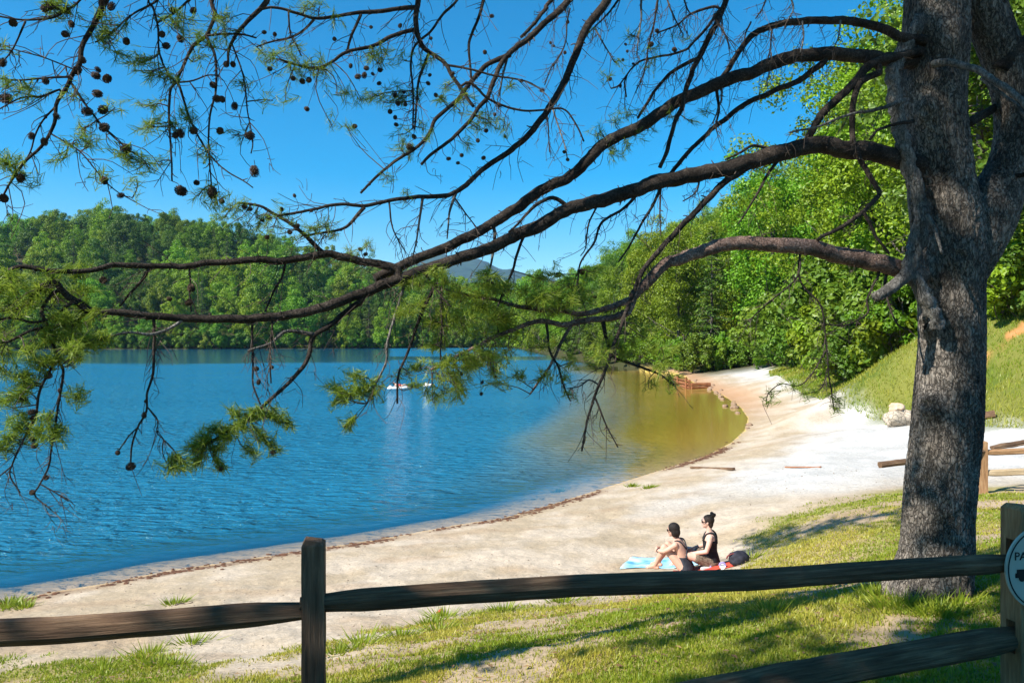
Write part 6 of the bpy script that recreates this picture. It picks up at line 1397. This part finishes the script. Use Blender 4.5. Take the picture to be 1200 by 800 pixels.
# little red cup in the grass
c = hit(513, 720, 3); mb = MB(); mb2 = np.array([[0, 0, 0], [0.02, 0, 0.02], [0.045, 0, 0.03], [0.07, 0, 0.035]]); add_tube(mb, mb2, [0.02, 0.023, 0.026, 0.03], 12, disp=lambda s, th, p: 1 + 0.15 * np.sin(3 * th + 9 * s)); o = obj('cup', mb.mesh('cup', True), mat_noise('red_plastic', (0.45, 0.03, 0.03), (0.55, 0.06, 0.05), 9, 0.45), None, (c[0], c[1], c[2] + 0.02)); tag(o, 'tiny crumpled red cup lying in the sand below the top rail', 'litter')

# bathers on white floats, far out
M_float = mat_noise('white_vinyl', (0.75, 0.74, 0.72), (0.82, 0.81, 0.80), 6, 0.35); M_redv = mat_noise('red_swimwear', (0.5, 0.06, 0.05), (0.6, 0.1, 0.08), 6, 0.7)
def raft(px, py, L_, label, person, rz):
    c = PW(px, py); e = empty('inflatable_float', (c[0], c[1], 0.02), rz); tag(e, label, 'float', 'white floats out on the lake')
    mb = MB(); a = np.linspace(0, 6.283, 33)[:-1]; rng_ = np.stack([np.cos(a) * L_ / 2 * np.abs(np.cos(a)) ** -0.25 * np.abs(np.cos(a)) ** 0.25, np.sin(a) * 0.42, np.full(32, 0.10)], 1); rng_ = np.concatenate([rng_, rng_[:2]]); add_tube(mb, rng_, 0.13, 10, cap=False); obj('rim_tube', mb.mesh('rim_tube', True), M_float, e)
    for k in range(3):
        mb = MB(); add_tube(mb, np.array([[-L_ / 2 + 0.2, -0.22 + k * 0.22, 0.06], [0, -0.22 + k * 0.22, 0.05], [L_ / 2 - 0.2, -0.22 + k * 0.22, 0.06]]), 0.10, 8); obj('air_chamber', mb.mesh('air_chamber', True), M_float, e)
    mb = MB(); ell(mb, (-L_ / 2 + 0.18, 0, 0.22), (0.18, 0.34, 0.12)); obj('pillow', mb.mesh('pillow', True), M_float, e)
    if person:
        p = empty('person', (c[0], c[1], 0.17), rz); tag(p, 'distant bather in red lying on the larger white float', 'person'); mb = MB()
        limb_(mb, [(-0.30, 0, 0.22), (-0.05, 0, 0.14), (0.15, 0, 0.10)], [0.13, 0.12, 0.13], 1.3); A, M = head(mb, (-0.48, 0, 0.36), 0.0, -0.9); limb_(mb, [(-0.34, 0, 0.26), (-0.44, 0, 0.32)], [0.06, 0.05])
        for q in (-1, 1):
            limb_(mb, [(0.15, q * 0.09, 0.10), (0.45, q * 0.12, 0.24), (0.80, q * 0.10, 0.06)], [0.085, 0.06, 0.035]); foot(mb, (0.82, q * 0.10, 0.08), (0.6, 0, 0.0)); limb_(mb, [(-0.28, q * 0.19, 0.22), (-0.10, q * 0.30, 0.14), (0.10, q * 0.24, 0.12)], [0.05, 0.04, 0.028]); hand(mb, (0.10, q * 0.24, 0.12), (1, 0, 0), (0, 0, -1), 0.3)
        obj('body', remeshed(mb, 'body', 0.009, 2), M_skin, p); mb = MB(); limb_(mb, [(-0.22, 0, 0.20), (-0.05, 0, 0.145), (0.15, 0, 0.105)], [0.135, 0.13, 0.14], 1.3); obj('swimwear', remeshed(mb, 'swimwear', 0.012, 1), M_redv, p)
        mb = MB(); ell(mb, A((-0.025, 0, 0.03)), (0.1, 0.088, 0.096), M); obj('hair', mb.mesh('hair', True), M_hair2, p)
raft(468, 456, 1.95, 'long white float carrying a bather far out on the lake', True, 0.15); raft(503, 453, 0.9, 'small white float beside the pine spray, right of the bather', False, 0.5)

# ------------------------------------------------------------------ air between the shores
HAZE = True
if HAZE:
    mb = MB(); add_box(mb, (0, 0, 363), (12400, 12400, 754)); hz_ = mb.mesh('haze'); hm = bpy.data.materials.new('haze'); hm.use_nodes = True; N = hm.node_tree.nodes; N.remove(N['Principled BSDF'])
    pv = N.new('ShaderNodeVolumePrincipled'); pv.inputs['Color'].default_value = (0.40, 0.66, 1.0, 1); pv.inputs['Density'].default_value = 0.00007; pv.inputs['Anisotropy'].default_value = 0.2
    hm.node_tree.links.new(pv.outputs[0], N['Material Output'].inputs['Volume']); tag(obj('haze', hz_, hm), 'thin blue summer haze over the lake and hills', kind='stuff')
